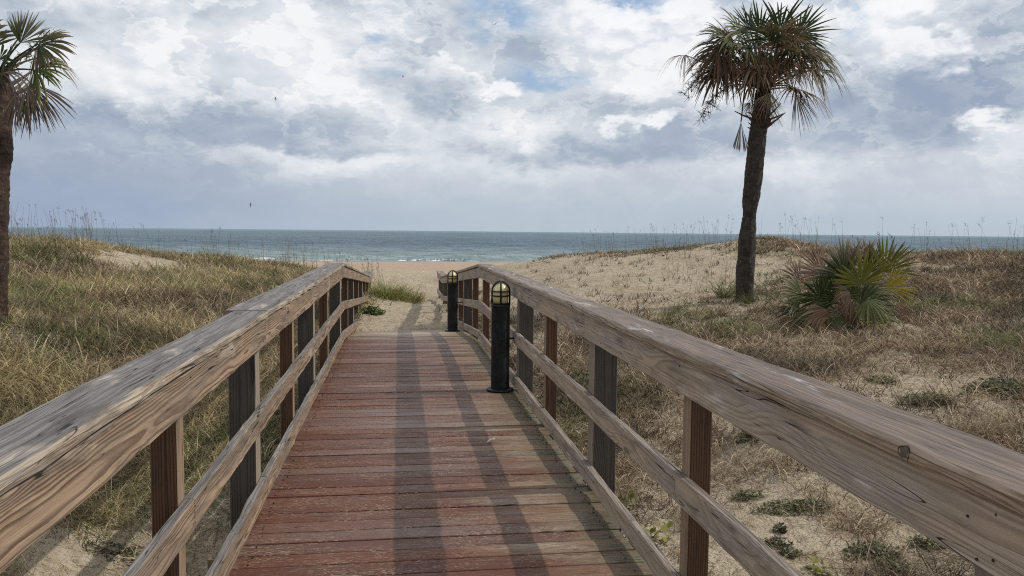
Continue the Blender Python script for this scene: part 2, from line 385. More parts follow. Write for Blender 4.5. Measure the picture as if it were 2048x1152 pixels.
def bark_material(name, c1, c2, c3):
    m, t, b = material(name)
    p = t.attr('bc')                                  # angle*r, height
    n1 = t.noise(t.mapping(p, (9, 16, 9)), 1.0, 6, .7); n2 = t.noise(t.mapping(p, (44, 13, 44)), 1.0, 4, .6); n3 = t.noise(t.mapping(p, (2.5, 1.6, 2.5)), 1.0, 4, .6)
    col = t.mix(t.ss(n1, .35, .68), c1+(1,), c2+(1,))
    col = t.mix(t.ss(n3, .5, .7), col, c3+(1,))
    col = t.mix(t.ss(n2, .6, .72, 0, .8), col, tuple(min(c*2.6+.03, .4) for c in c2)+(1,))
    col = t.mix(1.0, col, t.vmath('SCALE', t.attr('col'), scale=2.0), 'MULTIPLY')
    t.put(b.inputs['Base Color'], col); b.inputs['Roughness'].default_value = .85; b.inputs['Specular IOR Level'].default_value = .2
    bump(t, b, t.math('ADD', n1, t.math('MULTIPLY', n2, .7)), .9, .03)
    return m
BARK_R = bark_material('dark_palm_bark', lin(50, 44, 38), lin(76, 69, 62), lin(38, 34, 31))
BARK_L = bark_material('brown_palm_bark', lin(58, 46, 39), lin(82, 67, 56), lin(46, 39, 35))

# ------------------------------------------------------------------ terrain
XI_L, XI_R = -.715, 1.09            # inner faces of the boards
CREST, FOOT, END = 10.86, 20.4, 22.9
SLOPE = .073
def drop(Y):
    Y = np.asarray(Y, float)
    return -np.clip(Y-CREST, 0, FOOT-CREST)*SLOPE
DECK = -.04
pts = []
def PZ(x, y, z): pts.append(atZ(x, y, z))
def PY(x, y, Y): pts.append(atY(x, y, Y))
def PW(x, y, z): pts.append(np.array([x, y, z]))
# lamp-side dune
for a in [(1500, 1050, -.70), (1900, 1100, -.72), (1300, 1100, -.74), (1750, 1000, -.62), (1500, 880, -.48), (1900, 900, -.40), (1400, 760, -.24), (1700, 760, -.15), (2000, 760, -.06), (1250, 800, -.42)]: PZ(*a)
for a in [(1490, 598, 14.5), (1690, 650, 11.6), (1400, 640, 13), (1200, 600, 16), (1950, 650, 11), (1950, 560, 14), (2000, 500, 17), (1850, 502, 17.5), (1720, 502, 18.5), (1300, 540, 22), (1150, 560, 20), (1090, 585, 18.5), (1040, 600, 17),
          (1050, 523, 33), (1150, 511, 31), (1250, 498, 29), (1350, 489, 27), (1450, 477, 26), (1535, 466, 26), (1620, 486, 25), (1400, 580, 17), (1430, 520, 22), (1560, 535, 19.5), (1580, 580, 16), (1250, 580, 17.5)]: PY(*a)
for (x, y, Y, dz) in [(1050, 523, 33, .5), (1150, 511, 31, .7), (1250, 498, 29, .8), (1350, 489, 27, .9), (1450, 477, 26, 1.0), (1535, 466, 26, 1.0), (1620, 486, 25, .8), (1850, 502, 18, .5), (2000, 500, 17.5, .5)]:
    q = atY(x, y, Y); k = 1.3; pts.append(np.array([q[0]*k, q[1]*k, q[2]-dz]))
# far side of the boardwalk
for a in [(100, 800, -.02), (300, 740, -.05), (250, 1120, -.72), (350, 1050, -.64), (420, 900, -.45), (540, 800, -.34), (0, 950, -.22)]: PZ(*a)
for a in [(0, 650, 9.2), (120, 640, 10), (500, 620, 14), (300, 600, 13.2), (550, 560, 20), (400, 560, 17), (620, 541, 26), (640, 532, 34), (520, 531, 29), (450, 522, 27), (20, 466, 20), (150, 466, 22), (200, 477, 23), (270, 489, 24), (350, 505, 25), (420, 518, 26),
          (150, 530, 16), (300, 530, 19), (50, 560, 13), (640, 600, 17), (690, 575, 21)]: PY(*a)
for (x, y, Y, dz) in [(20, 466, 20, .7), (150, 466, 22, .8), (200, 477, 23, .8), (270, 489, 24, .7), (350, 505, 25, .6), (420, 518, 26, .5)]:
    q = atY(x, y, Y); k = 1.35; pts.append(np.array([q[0]*k, q[1]*k, q[2]-dz]))
# path, beach, sea bed
for a in [(800, 655, 14.3), (870, 655, 14.3), (800, 622, 17.6), (850, 602, 22), (850, 578, 28), (850, 556, 42), (850, 545, 60), (820, 531, 95)]: PY(*a)
for X in (-30, -15, 0, 12, 25, 45): PW(X, 45, -.95); PW(X, 62, -1.55); PW(X, 95, -2.55); PW(X, 112, -2.78); PW(X, 140, -3.6)
for Y in (-3, 0, 4, 8): PW(0, Y, -.75); PW(-2.5, Y-1, -.7); PW(3, Y-1, -.75)
PW(0, 11, -.62); PW(.2, 13, -.42)
for (X, Y, z) in [(-14, 8, .7), (-20, 12, 1.2), (-12, 0, .2), (-30, 20, 1.4), (14, 8, .3), (22, 14, 1.0), (14, 0, -.3), (34, 20, 1.2), (-50, 25, 1), (60, 25, 1)]: PW(X, Y, z)
pts = np.array(pts)
for _k in range(len(pts)):
    _x, _y, _z = pts[_k]
    if _z > .55 and ((_x < -2) or (_x > 8.0 and _y < 20) or (_y > 24 and _x > 7)): pts[_k, 2] -= .16+.10*(_x < -4)
def warp(X, Y): Y = np.maximum(np.asarray(Y, float), -5.5); return np.stack([np.asarray(X)/(Y+7.0)*1.6, np.log(Y+7.0)], -1)
_pw = warp(pts[:, 0], pts[:, 1])
def _fit():
    n = len(_pw); d = np.linalg.norm(_pw[:, None]-_pw[None], axis=-1)
    K = np.where(d > 0, d*d*np.log(d+1e-12), 0)+np.eye(n)*2e-3
    Pm = np.concatenate([np.ones((n, 1)), _pw], 1)
    A = np.block([[K, Pm], [Pm.T, np.zeros((3, 3))]])
    return np.linalg.solve(A, np.concatenate([pts[:, 2], np.zeros(3)]))
_co = _fit()
def height(X, Y, detail=True):
    X = np.asarray(X, float); Y = np.asarray(Y, float); sh = X.shape
    Xf, Yf = np.clip(X.ravel(), -70, 80), Y.ravel()
    out = np.empty(len(Xf))
    for i in range(0, len(Xf), 20000):
        q = warp(Xf[i:i+20000], Yf[i:i+20000])
        q[:, 0] = np.clip(q[:, 0], -2.6, 2.6)
        d = np.linalg.norm(q[:, None]-_pw[None], axis=-1)
        out[i:i+20000] = (np.where(d > 0, d*d*np.log(d+1e-12), 0)@_co[:-3])+_co[-3]+q@_co[-2:]
    z = np.clip(out, -4, 2.2)
    far = sstep(50, 100, Yf)                     # beach slopes evenly to the sea
    z = z*(1-far)+far*(-1.3-(Yf-55)*.0262)
    if detail:
        onp = np.exp(-((Xf-.2)/1.8)**2)
        z = z+(fbm(Xf*1.1, Yf*1.1, 4)-.5)*.16*(1-onp*.7)*(1-far*.8)+(fbm(Xf*5, Yf*5, 3)-.5)*.035*(1-far)
        dents = sstep(.55, .8, vnoise(Xf*3.3+11, Yf*2.4))*.05+sstep(.5, .85, vnoise(Xf*5.1, Yf*3.7+40))*.03
        z = z-dents*np.exp(-((Xf-.3)/2.6)**2)*sstep(14.0, 15.5, Yf)*(1-far)
    # never through the planks where they are clear of the sand
    inside = (sstep(-1.35, -1.0, Xf)*sstep(1.75, 1.35, Xf))
    cap = DECK+drop(Yf)-.30+sstep(11.5, 14.1, Yf)*.285
    lim = np.where(Yf < 14.1, np.minimum(z, cap), z)
    z = z*(1-inside)+lim*inside
    return z.reshape(sh)
def gp(x, y, lo=2.0, hi=120.0):
    """point where the ray through a spot of the photograph meets the ground"""
    d = ray(x, y); ts = np.exp(np.linspace(math.log(lo), math.log(hi), 500)); q = CO+d*ts[:, None]
    g = q[:, 2]-height(q[:, 0], q[:, 1], False)
    k = np.argmax(g < 0)
    return q[k] if (g < 0).any() else q[-1]

def sand_material():
    m, t, b = material('dune_sand')
    tc = t.new('ShaderNodeNewGeometry').outputs['Position']; x, y, z = t.sep(tc)
    n1 = t.noise(tc, .9, 5, .6); n2 = t.noise(tc, 9, 5, .6); n3 = t.noise(tc, 60, 3, .6); n4 = t.noise(t.mapping(tc, (14, 40, 20)), 1.0, 3, .6)
    col = t.mix(t.ss(n1, .35, .68), lin(188, 174, 152)+(1,), lin(174, 158, 134)+(1,))
    col = t.mix(t.ss(n2, .46, .7, 0, .6), col, lin(140, 122, 100)+(1,))
    # fine litter and shell grit
    col = t.mix(t.math('MULTIPLY', t.ss(n3, .55, .64), t.ss(n2, .38, .6, .2, .85)), col, lin(104, 86, 70)+(1,))
    col = t.mix(t.math('MULTIPLY', t.ss(n4, .6, .68), t.ss(y, 45, 10, 0, .55)), col, lin(98, 80, 62)+(1,))
    # coarse shelly sand at the sea
    yb = t.math('ADD', y, t.math('MULTIPLY', t.math('SUBTRACT', n1, .5), 14))
    col = t.mix(t.ss(yb, 55, 66, 0, .9), col, t.mix(t.noise(t.mapping(tc, (.5, .2, 1)), 1.0, 4, .6), lin(166, 142, 122)+(1,), lin(184, 162, 140)+(1,)))
    wet = t.ss(z, -2.62, -2.74)
    col = t.mix(wet, col, lin(112, 96, 82)+(1,))
    t.put(b.inputs['Base Color'], col)
    t.put(b.inputs['Roughness'], t.math('SUBTRACT', .95, t.math('MULTIPLY', wet, .55))); b.inputs['Specular IOR Level'].default_value = .15
    ft = t.noise(tc, 3.2, 4, .6)
    bump(t, b, t.math('ADD', t.math('MULTIPLY', n2, .9), t.math('ADD', t.math('MULTIPLY', n3, .3), t.math('MULTIPLY', ft, 1.3))), 1.0, .10)
    return m
SAND = sand_material()
def build_terrain():
    v = np.linspace(math.log(2.2), math.log(168), 520); Y = np.exp(v)-7.0
    uu = np.linspace(-1, 1, 560); u = np.sign(uu)*(np.abs(uu)*1.3+np.abs(uu)**5*12)
    X = u[None, :]*(Y[:, None]+7.0)/1.6; YY = np.repeat(Y[:, None], len(u), 1)
    Z = height(X, YY)
    mb = MB(); mb.add(np.stack([X, YY, Z], -1), grid_quads(len(Y), len(u)))
    tag(mb.build('sand_ground', SAND, smooth=True), 'pale beach sand of the dunes, the footpath and the shore', None, None, 'structure')
build_terrain()

# ------------------------------------------------------------------ sea
SEA = -2.75
def sea_material():
    m, t, b = material('sea_water')
    tc = t.new('ShaderNodeNewGeometry').outputs['Position']; x, y, z = t.sep(tc)
    ly = t.math('LOGARITHM', t.math('MAXIMUM', y, 10.0), 2.718)
    n1 = t.noise(t.comb(t.math('MULTIPLY', x, .0016), t.math('MULTIPLY', ly, 5.0), 0.0), 1.0, 4, .6)
    n2 = t.noise(t.comb(t.math('DIVIDE', x, t.math('MULTIPLY', y, .06)), t.math('MULTIPLY', ly, 26.0), 0.0), 1.0, 4, .65)
    near = t.ss(ly, 4.7, 5.6)
    deep = t.mix(n1, lin(58, 75, 86)+(1,), lin(84, 102, 110)+(1,))  # cloud shadows on the water, put into its colour as broad noise bands
    col = t.mix(near, lin(118, 134, 134)+(1,), deep)
    col = t.mix(t.ss(ly, 7.0, 8.6, 0, .8), col, lin(96, 132, 140)+(1,))
    col = t.mix(t.ss(n2, .44, .60, 0, .6), col, t.mix(near, lin(156, 170, 172)+(1,), lin(98, 122, 142)+(1,)))
    t.put(b.inputs['Base Color'], col); b.inputs['Roughness'].default_value = .42; b.inputs['IOR'].default_value = 1.33; b.inputs['Specular IOR Level'].default_value = .22
    w = t.noise(t.mapping(tc, (.35, 1.1, 1)), 1.0, 5, .65); w2 = t.noise(t.comb(t.math('DIVIDE', x, t.math('MULTIPLY', y, .022)), t.math('MULTIPLY', ly, 60.0), 0.0), 1.0, 3, .6)
    bump(t, b, t.math('ADD', w, t.math('MULTIPLY', w2, 1.5)), .9, .8)
    return m
def wave(X, Y):
    k = (fbm(X*.03, Y*.02+3, 2)-.5)
    z =   .15*np.sin(Y*.75+3*fbm(X*.06, Y*.05, 3)*6)+.06*np.sin(Y*1.7+X*.25+fbm(X*.2, Y*.2, 2)*7)+(fbm(X*.25, Y*.7, 3)-.5)*.22
    z *= sstep(112, 122, Y)
    br = np.exp(-((Y-(119+5*(fbm(X*.05, X*0+7, 2)-.5)*2))/1.6)**2)*sstep(.46, .66, fbm(X*.07+40, X*0+2, 3))*.62
    return z*(1-sstep(350, 600, Y)) + br
def build_sea():
    Y = np.concatenate([np.linspace(106, 135, 90), np.exp(np.linspace(math.log(135.3), math.log(700), 420))])
    u = np.linspace(-.75, .85, 620)
    X = u[None]*Y[:, None]; YY = np.repeat(Y[:, None], len(u), 1)
    mb = MB(); mb.add(np.stack([X, YY, SEA+wave(X, YY)], -1), grid_quads(len(Y), len(u)))
    # calm sheet out to the horizon and to both sides
    def sheet(xs, ys, z):
        X, Yg = np.meshgrid(xs, ys); mb.add(np.stack([X, Yg, X*0+z], -1), grid_quads(len(ys), len(xs)))
    sheet(np.linspace(-45000, 45000, 30), np.array([700, 1500, 4000, 12000, 45000.]), SEA)
    Yv = np.exp(np.linspace(math.log(106), math.log(700), 40))
    for s in (-1, 1):
        e = (-.75 if s < 0 else .85)
        Xs = e*Yv[:, None]+s*np.array([0, 30, 200, 2000, 20000.])[None]
        mb.add(np.stack([Xs, np.repeat(Yv[:, None], 5, 1), Xs*0+SEA], -1), grid_quads(len(Yv), 5))
    tag(mb.build('sea', sea_material(), smooth=True), 'blue grey choppy sea reaching to the horizon', None, None, 'structure')
build_sea()
def build_foam():
    m, t, b = material('foam'); b.inputs['Base Color'].default_value = (.82, .84, .84, 1); b.inputs['Roughness'].default_value = .8
    mb = MB()
    def strip(xa, xb, yc, w, h):
        n = max(12, int((xb-xa)*5)); X = np.linspace(xa, xb, n)
        env = np.sin(np.linspace(0, PI, n))**.5
        yb = yc+(fbm(X*.2, X*0+yc, 3)-.5)*2.2
        ww = w*env*(.4+1.2*vnoise(X*1.7, X*0+yc)); P = []
        for s in np.linspace(-1, 1, 6):
            y = yb+s*ww*.5
            P.append(np.stack([X, y, np.maximum(SEA+wave(X, y), height(X, y, False))+.02+h*(1-s*s)*env*(.5+vnoise(X*4, X*0+s*3+9))], -1))
        V = np.stack(P, 1); mb.add(V, grid_quads(n, 6))
    def at(px): return atY(px, 522, 113)[0]
    for (a, b_, y, w, h) in [(862, 885, 112.6, .8, .10), (796, 812, 113.5, .8, .10), (822, 838, 114.5, .9, .12), (848, 876, 111.6, .6, .05), (450, 560, 112.6, .6, .07), (490, 540, 117.5, .9, .12), (640, 668, 112.5, .6, .06),
                             (930, 960, 111.8, .4, .04)]:
        strip(at(a), at(b_), y, w, h)
    tag(mb.build('sea_foam', m, smooth=True), 'white foam of small waves breaking along the shore', None, None, 'stuff')
build_foam()

# ------------------------------------------------------------------ boardwalk
def rounded(x0, x1, z0, z1, r=.006, nface=3):
    """closed profile of a board in the XZ plane"""
    P = []
    cs = [(x1-r, z1-r, 0), (x0+r, z1-r, 90), (x0+r, z0+r, 180), (x1-r, z0+r, 270)]
    for cx, cz, a in cs:
        for k in (0, 45, 90): P.append((cx+r*math.cos(math.radians(a+k)), cz+r*math.sin(math.radians(a+k))))
    out = []
    for i, p in enumerate(P):
        q = P[(i+1) % len(P)]; out.append(p)
        if math.hypot(q[0]-p[0], q[1]-p[1]) > r*1.5:
            for k in range(1, nface+1): out.append((p[0]+(q[0]-p[0])*k/(nface+1), p[1]+(q[1]-p[1])*k/(nface+1)))
    return np.array(out)
def board(mb, x0, x1, z0, z1, ya, yb, follow=True, r=.006, pith=None, step=.12, rag=.0015, x0b=None, x1b=None, C=None):
    """board running along Y; its profile follows the slope of the walk"""
    pr = rounded(x0, x1, z0, z1, r); n = max(2, int((yb-ya)/step)+1); Y = np.linspace(ya, yb, n)
    V = np.zeros((n, len(pr), 3)); k = np.linspace(0, 1, n)
    V[..., 0] = pr[None, :, 0]; V[..., 1] = Y[:, None]
    if x1b is not None: V[..., 0] += k[:, None]*((pr[:, 0]-x0)/(x1-x0)*(x1b-x1))[None]
    if x0b is not None: V[..., 0] += k[:, None]*((x1-pr[:, 0])/(x1-x0)*(x0b-x0))[None]
    V[..., 2] = pr[None, :, 1]+(drop(Y)[:, None] if follow else 0)
    cx, cz = (x0+x1)/2, (z0+z1)/2
    off = random.random()*50; ph = pith if pith is not None else (random.uniform(-.05, .05), random.choice([-1, 1])*random.uniform(.05, .12))
    B = np.zeros_like(V); B[..., 0] = Y[:, None]+off
    wide = (z1-z0) > (x1-x0)
    a = (pr[:, 1]-cz) if wide else (pr[:, 0]-cx); c = (pr[:, 0]-cx) if wide else (pr[:, 1]-cz)
    B[..., 1] = a[None]+ph[0]; B[..., 2] = c[None]+ph[1]
    nz = rng.normal(0, rag, V.shape); V[1:-1, :, 0] += nz[1:-1, :, 0]; V[1:-1, :, 2] += nz[1:-1, :, 2]
    # worn, slightly wavy long edges
    wv = (vnoise(Y*2.1+off, Y*0+off)-.5)*.006; V[..., 2] += wv[:, None]
    m = len(pr); q = grid_quads(n, m, True)[:, ::-1]
    Vf = V.reshape(-1, 3); Bf = B.reshape(-1, 3)
    k0 = len(Vf); ends = np.array([[cx, ya, cz+(drop(ya) if follow else 0)], [cx, yb, cz+(drop(yb) if follow else 0)]])
    Vf = np.concatenate([Vf, ends]); Bf = np.concatenate([Bf, Bf[:1], Bf[-1:]])
    T = [(k0, j, (j+1) % m) for j in range(m)]+[(k0+1, (n-1)*m+(j+1) % m, (n-1)*m+j) for j in range(m)]
    mb.add(Vf, q, T, C, Bf)
def vpost(mb, x0, x1, y0, y1, z0, z1, r=.006):
    pr = rounded(x0, x1, y0, y1, r, 4); n = 18; Z = np.linspace(z0, z1, n)
    V = np.zeros((n, len(pr), 3)); V[..., 0] = pr[None, :, 0]; V[..., 1] = pr[None, :, 1]; V[..., 2] = Z[:, None]
    off = random.random()*50; px, py = random.uniform(-.02, .02), random.uniform(-.02, .02)+.05
    B = np.zeros_like(V); B[..., 0] = Z[:, None]+off; B[..., 1] = (pr[:, 0]-(x0+x1)/2)[None]+px; B[..., 2] = (pr[:, 1]-(y0+y1)/2)[None]+py
    m = len(pr); Vf = V.reshape(-1, 3); k0 = len(Vf)
    Vf = np.concatenate([Vf, [[(x0+x1)/2, (y0+y1)/2, z0], [(x0+x1)/2, (y0+y1)/2, z1]]]); Bf = np.concatenate([B.reshape(-1, 3), B[0, :1], B[-1, :1]])
    T = [(k0, (j+1) % m, j) for j in range(m)]+[(k0+1, (n-1)*m+j, (n-1)*m+(j+1) % m) for j in range(m)]
    mb.add(Vf, grid_quads(n, m, True), T, None, Bf)
KNOT, _t, _b = material('dark_knot_wood'); _t.put(_b.inputs['Base Color'], _t.attr('col')); _b.inputs['Roughness'].default_value = .8
NAIL = plain('nail_head', (.02, .018, .016), .6)

walk = empty('boardwalk', (0.19, 3.0, DECK), 'reddish brown plank boardwalk running straight to the beach, stain worn pale near the lamps', 'boardwalk')
def build_deck():
    mb = MB(); y = -2.2; k = 0; pw = .1385
    while y < 16.6:
        w = pw; x0 = -.752+rng.uniform(-.012, .012); x1 = 1.128+rng.uniform(-.012, .008)
        th = .036; g = .0065+rng.uniform(-.002, .003); tilt = rng.normal(0, .0022); lift = rng.normal(0, .0016)
        prof = rounded(y+g/2, y+w-g/2, DECK-th, DECK, .0045, 2)
        n = 16; X = np.linspace(x0, x1, n)
        V = np.zeros((n, len(prof), 3)); V[..., 0] = X[:, None]; V[..., 1] = prof[None, :, 0]; V[..., 2] = prof[None, :, 1]+drop(prof[:, 0])[None]+lift+tilt*(X[:, None]-.2)
        V[..., 2] += ((prof[:, 0]-y-w/2)**2)[None]*(-.25)
        V[..., 1] += (vnoise(X*1.3+k*7.1, X*0+k)-.5)[:, None]*.004
        off = random.random()*40
        B = np.zeros_like(V); B[..., 0] = X[:, None]+off; B[..., 1] = (prof[:, 0]-y)[None]+k*.37; B[..., 2] = prof[None, :, 1]
        C = np.zeros_like(V); C[..., 0] = rng.random(); C[..., 1] = (X[:, None]+2)/4; C[..., 2] = rng.random()
        m = len(prof); Vf = V.reshape(-1, 3); k0 = len(Vf)
        Vf = np.concatenate([Vf, [V[0].mean(0), V[-1].mean(0)]]); Bf = np.concatenate([B.reshape(-1, 3), B[0, :1], B[-1, :1]]); Cf = np.concatenate([C.reshape(-1, 3), C[0, :1], C[-1, :1]])
        T = [(k0, (j+1) % m, j) for j in range(m)]+[(k0+1, (n-1)*m+j, (n-1)*m+(j+1) % m) for j in range(m)]
        mb.add(Vf, grid_quads(n, m, True), T, Cf, Bf)
        y += pw; k += 1
    mb.build('deck', W_DECK, walk, loc=(0.19, 3, DECK))
    sc = MB(); th = np.linspace(0, 2*PI, 7)[:-1]
    for k in range(30, 92):
        for x in (-.68, 1.05):
            for f in (.28, .74):
                if rng.random() < .12: continue
                cx, cy = x+rng.normal(0, .008), -2.2+k*pw+f*pw+rng.normal(0, .006); z = DECK+float(drop(cy))+.0035; r_ = .0042
                V = np.stack([cx+r_*np.cos(th), cy+r_*np.sin(th), np.full(6, z)], -1); V = np.concatenate([V, V-[0, 0, .012]])
                sc.add(V, [(0, 1, 2, 3), (0, 3, 4, 5)]+[((i+1) % 6, i, 6+i, 6+(i+1) % 6) for i in range(6)])
    o = sc.build('screw_heads', NAIL, walk, loc=(0.19, 3, DECK)); o['kind'] = 'stuff'
    for x in (-.70, .17, 1.03):
        b = MB(); board(b, x, x+.04, DECK-.04-.19, DECK-.041, -2.2, 13.2); b.build('joist', W_BEAM, walk, loc=(x, 3, DECK-.2))
    for yb, dz, xe in [(y_+a_, b_, c_) for y_ in (1.3, 2.78, 4.3, 5.81, 7.24, 8.69) for a_, b_, c_ in ((0, 0, -1.0), (-.13, -.075, -1.035))]:
        b = MB(); pr0 = rounded(yb, yb+.04, DECK-.385+dz, DECK-.195+dz-.037, .004)
        n = 14; X = np.linspace(xe, 1.36, n); V = np.zeros((n, len(pr0), 3)); V[..., 0] = X[:, None]; V[..., 1] = pr0[None, :, 0]; V[..., 2] = pr0[None, :, 1]+drop(yb)
        B = np.zeros_like(V); B[..., 0] = X[:, None]+yb*3; B[..., 1] = pr0[None, :, 1]; B[..., 2] = .08
        m = len(pr0); Vf = V.reshape(-1, 3); k0 = len(Vf); Vf = np.concatenate([Vf, [V[0].mean(0), V[-1].mean(0)]]); Bf = np.concatenate([B.reshape(-1, 3), B[0, :1], B[-1, :1]])
        T = [(k0, (j+1) % m, j) for j in range(m)]+[(k0+1, (n-1)*m+j, (n-1)*m+(j+1) % m) for j in range(m)]
        b.add(Vf, grid_quads(n, m, True), T, None, Bf); b.build('cross_beam', W_BEAM, walk, loc=(.19, yb, DECK-.3))
build_deck()

def railing(side):
    s = -1 if side == 'L' else 1; xi = XI_L if s < 0 else XI_R
    rl = empty('timber_railing', (xi, 3, DECK), 'weathered timber railing with silvery grey cap on the lampless side of the boardwalk' if s < 0 else
               'timber railing behind the two black lamps, brown cap with bleached white patches', 'railing', 'railings along the boardwalk')
    T = .038
    def span(a, b): return (min(xi+s*a, xi+s*b), max(xi+s*a, xi+s*b))
    segs_end = [CREST, FOOT, END]
    def lay(name, mat, x0, x1, z0, z1, cuts, ov=None, r=.006):
        ys = sorted(set(cuts+segs_end)); ys = [y for y in ys if y <= END]
        for a, b in zip(ys[:-1], ys[1:]):
            mb = MB(); xx0, xx1 = x0, x1; kw = {}
            if ov: xx0, xx1, kw = ov(a, b)
            dz = rng.normal(0, .0012)
            board(mb, xx0, xx1, z0+dz, z1+dz, a+.0015, b-.0015, r=r, **kw)
            mb.build(name, mat(a) if callable(mat) else mat, rl, loc=(xi, (a+b)/2, DECK))
    j = 4.47 if s < 0 else 4.6
    a, b = span(0, T); wl = W_LEFT if s < 0 else W_RIGHT
    lay('fascia_board', wl, a, b, .846, .986, [-2.2, j])
    lay('middle_rail', wl, a, b, .408, .522, [-2.2, 3.0 if s > 0 else 2.9, 7.45])
    lay('toe_board', wl, a, b, .004, .118 if s < 0 else .104, [-2.2, j if s < 0 else 3.62, 7.3 if s < 0 else 6.05])
    def cap(ya, yb):
        o = .014
        if s < 0:
            w0 = .172 if ya < 4 else .222
            return (xi-w0, xi+o, {})
        w0 = .19 if ya < 4 else .168
        return (xi-o-.006, xi+w0, {})
    lay('cap_rail', (W_CAPL if s < 0 else (lambda y: W_CAPR if y < 4 else W_RIGHT)), 0, 0, .991, 1.032, [-2.2, j], cap, r=.011)
    if s < 0: P = [(-1.7, 14), (-.1, 9), (1.35, 14), (2.84, 9), (4.36, 14), (5.87, 9), (7.3, 14), (8.75, 9), (10.62, 14), (12.2, 9), (13.72, 14), (15.4, 9), (17.15, 14), (18.8, 9), (20.35, 9), (22.7, 14)]
    else: P = [(-1.6, 14), (-.0, 9), (1.26, 14), (2.95, 9), (4.5, 14), (6.04, 9), (7.43, 14), (8.95, 9), (10.7, 9), (12.2, 9), (13.85, 14), (15.1, 9), (16.9, 14), (18.7, 9), (20.4, 14), (22.7, 14)]
    for y0, w in P:
        w /= 100.; x0, x1 = span(T+.0015, T+.0015+w); top = .985+float(drop(y0+w/2))-.004
        g = float(height(np.array([(x0+x1)/2]), np.array([y0]))[0])
        mb = MB(); vpost(mb, x0, x1, y0, y0+w, g-.35, top); mb.build('post', W_BROWN if w < .1 else W_GREY, rl, loc=((x0+x1)/2, y0, g))
    # nail heads, two in every post crossing
    mb = MB()
    for y0, w in P:
        w /= 100.
        if y0 > 6 or y0 < .5: continue
        for z in (.87, .95, .44, .5, .03, .085):
            for dy in (.3, .7):
                if rng.random() < .3: continue
                x = xi-s*.0015; c = np.array([x, y0+w*dy+rng.normal(0, .012), z+rng.normal(0, .01)])
                th = np.linspace(0, 2*PI, 7)[:-1]; R = .003
                V = np.stack([np.full(6, x), c[1]+R*np.cos(th), c[2]+R*np.sin(th)], -1); V = np.concatenate([V, V+[s*.006, 0, 0]])
                q = [(i, (i+1) % 6, 6+(i+1) % 6, 6+i) for i in range(6)]
                mb.add(V, q+[(0, 1, 2, 3), (0, 3, 4, 5)])
    o = mb.build('nail_heads', NAIL, rl, loc=(xi, 3, .5)); o['kind'] = 'stuff'
railing('L'); railing('R')
def cap_knot():
    q = atX_(1808, 896, XI_R-.0205); q[2] = 1.0115; mb = MB(); th = np.linspace(0, 2*PI, 17)[:-1]; k = 1+.12*np.sin(th*3+1)
    V = []
    for f, dx in ((1.12, .004), (1.0, -.001), (.86, .0005), (.4, -.0005)): V.append(np.stack([q[0]+dx+.0004+.011-np.sqrt(.011**2-np.clip(np.abs(.0165*k*f*np.sin(th))-.0092, 0, .0105)**2), q[1]+.019*k*f*np.cos(th), q[2]+.0165*k*f*np.sin(th)], -1))
    V = np.concatenate(V+[q[None]]); c = np.concatenate([np.tile((.012, .010, .009), (32, 1)), np.tile(lin(92, 80, 68), (33, 1))])
    mb.add(V, grid_quads(4, 16, True)[:, ::-1], [(64, 48+(i+1) % 16, 48+i) for i in range(16)], c)
    rl = [o for o in bpy.data.objects if o.name.startswith('timber_railing') and o.location.x > 0][0]
    mb.build('knot', KNOT, rl, loc=q)

cap_knot()

# ------------------------------------------------------------------ bollard lamps
def bollard(loc, label):
    e = empty('bollard_lamp', loc, label, 'bollard lamp', 'bollard lamps on the boardwalk'); c = np.array(loc); r = .0875
    mb = MB(); mb.add(*lathe(c, [(.001, .0), (.127, .0), (.13, .004), (.13, .016), (.124, .02), (.001, .02)]))
    bp = mb.build('base_plate', LAMP_BLACK, e, True, loc=c)
    mb = MB(); mb.add(*lathe(c, [(r, .021), (r, .30), (r, .795), (r+.001, .80), (r+.004, .803), (r+.004, .826), (r, .829), (.001, .829)], 40)); mb.build('body', LAMP_BLACK, e, True, loc=c)
    prof = [(.001, .83)]+[(r-.017, .8305), (r-.017, .945)]+[((r-.017)*math.cos(a), .945+(r-.012)*math.sin(a)*1.02) for a in np.linspace(.12, PI/2-.01, 9)]
    mb = MB(); mb.add(*lathe(c, prof, 32)); mb.build('lens', LENS, e, True, loc=c)
    R = r-.004; hoop = PSI+math.radians(-6)
    for k in range(2):
        a = -hoop*0+k*PI/2-math.radians(7.0); dx = np.array([math.cos(a), math.sin(a), 0])
        P = [c+dx*R+[0, 0, .829], c+dx*R+[0, 0, .90]]+[c+dx*R*math.cos(u)+[0, 0, .945+(R+.012)*math.sin(u)*1.03] for u in np.linspace(0, PI, 17)]+[c-dx*R+[0, 0, .90], c-dx*R+[0, 0, .829]]
        mb = MB(); mb.add(*tube(P, .0085, 8)); mb.build('cage_hoop', LAMP_BLACK, e, True, loc=c)
    for z in (.836, .908, .950):
        th = np.linspace(0, 2*PI, 33); P = np.stack([c[0]+R*np.cos(th), c[1]+R*np.sin(th), np.full(33, c[2]+z)], -1)
        mb = MB(); mb.add(*tube(P, .0068, 7, False)); mb.build('cage_ring', LAMP_BLACK, e, True, loc=c)
    mb = MB(); mb.add(*tube([c+[r-.01, 0, .50], c+[XI_R-c[0]+.002, 0, .50]], .008, 8)); mb.build('bracket', LAMP_BLACK, e, True, loc=c)
    for a in (40, 130, 220, 310):
        p = c+np.array([.108*math.cos(math.radians(a)), .108*math.sin(math.radians(a)), .02]); mb = MB(); mb.add(*lathe(p, [(.009, 0), (.009, .008), (.001, .009)], 6)); mb.build('bolt', STEEL, bp, loc=p)
    return e
p1 = atZ(1000, 781, DECK); bollard((p1[0], p1[1], DECK+.001), 'nearer and taller looking of the two black bollard lamps with caged cream lens')
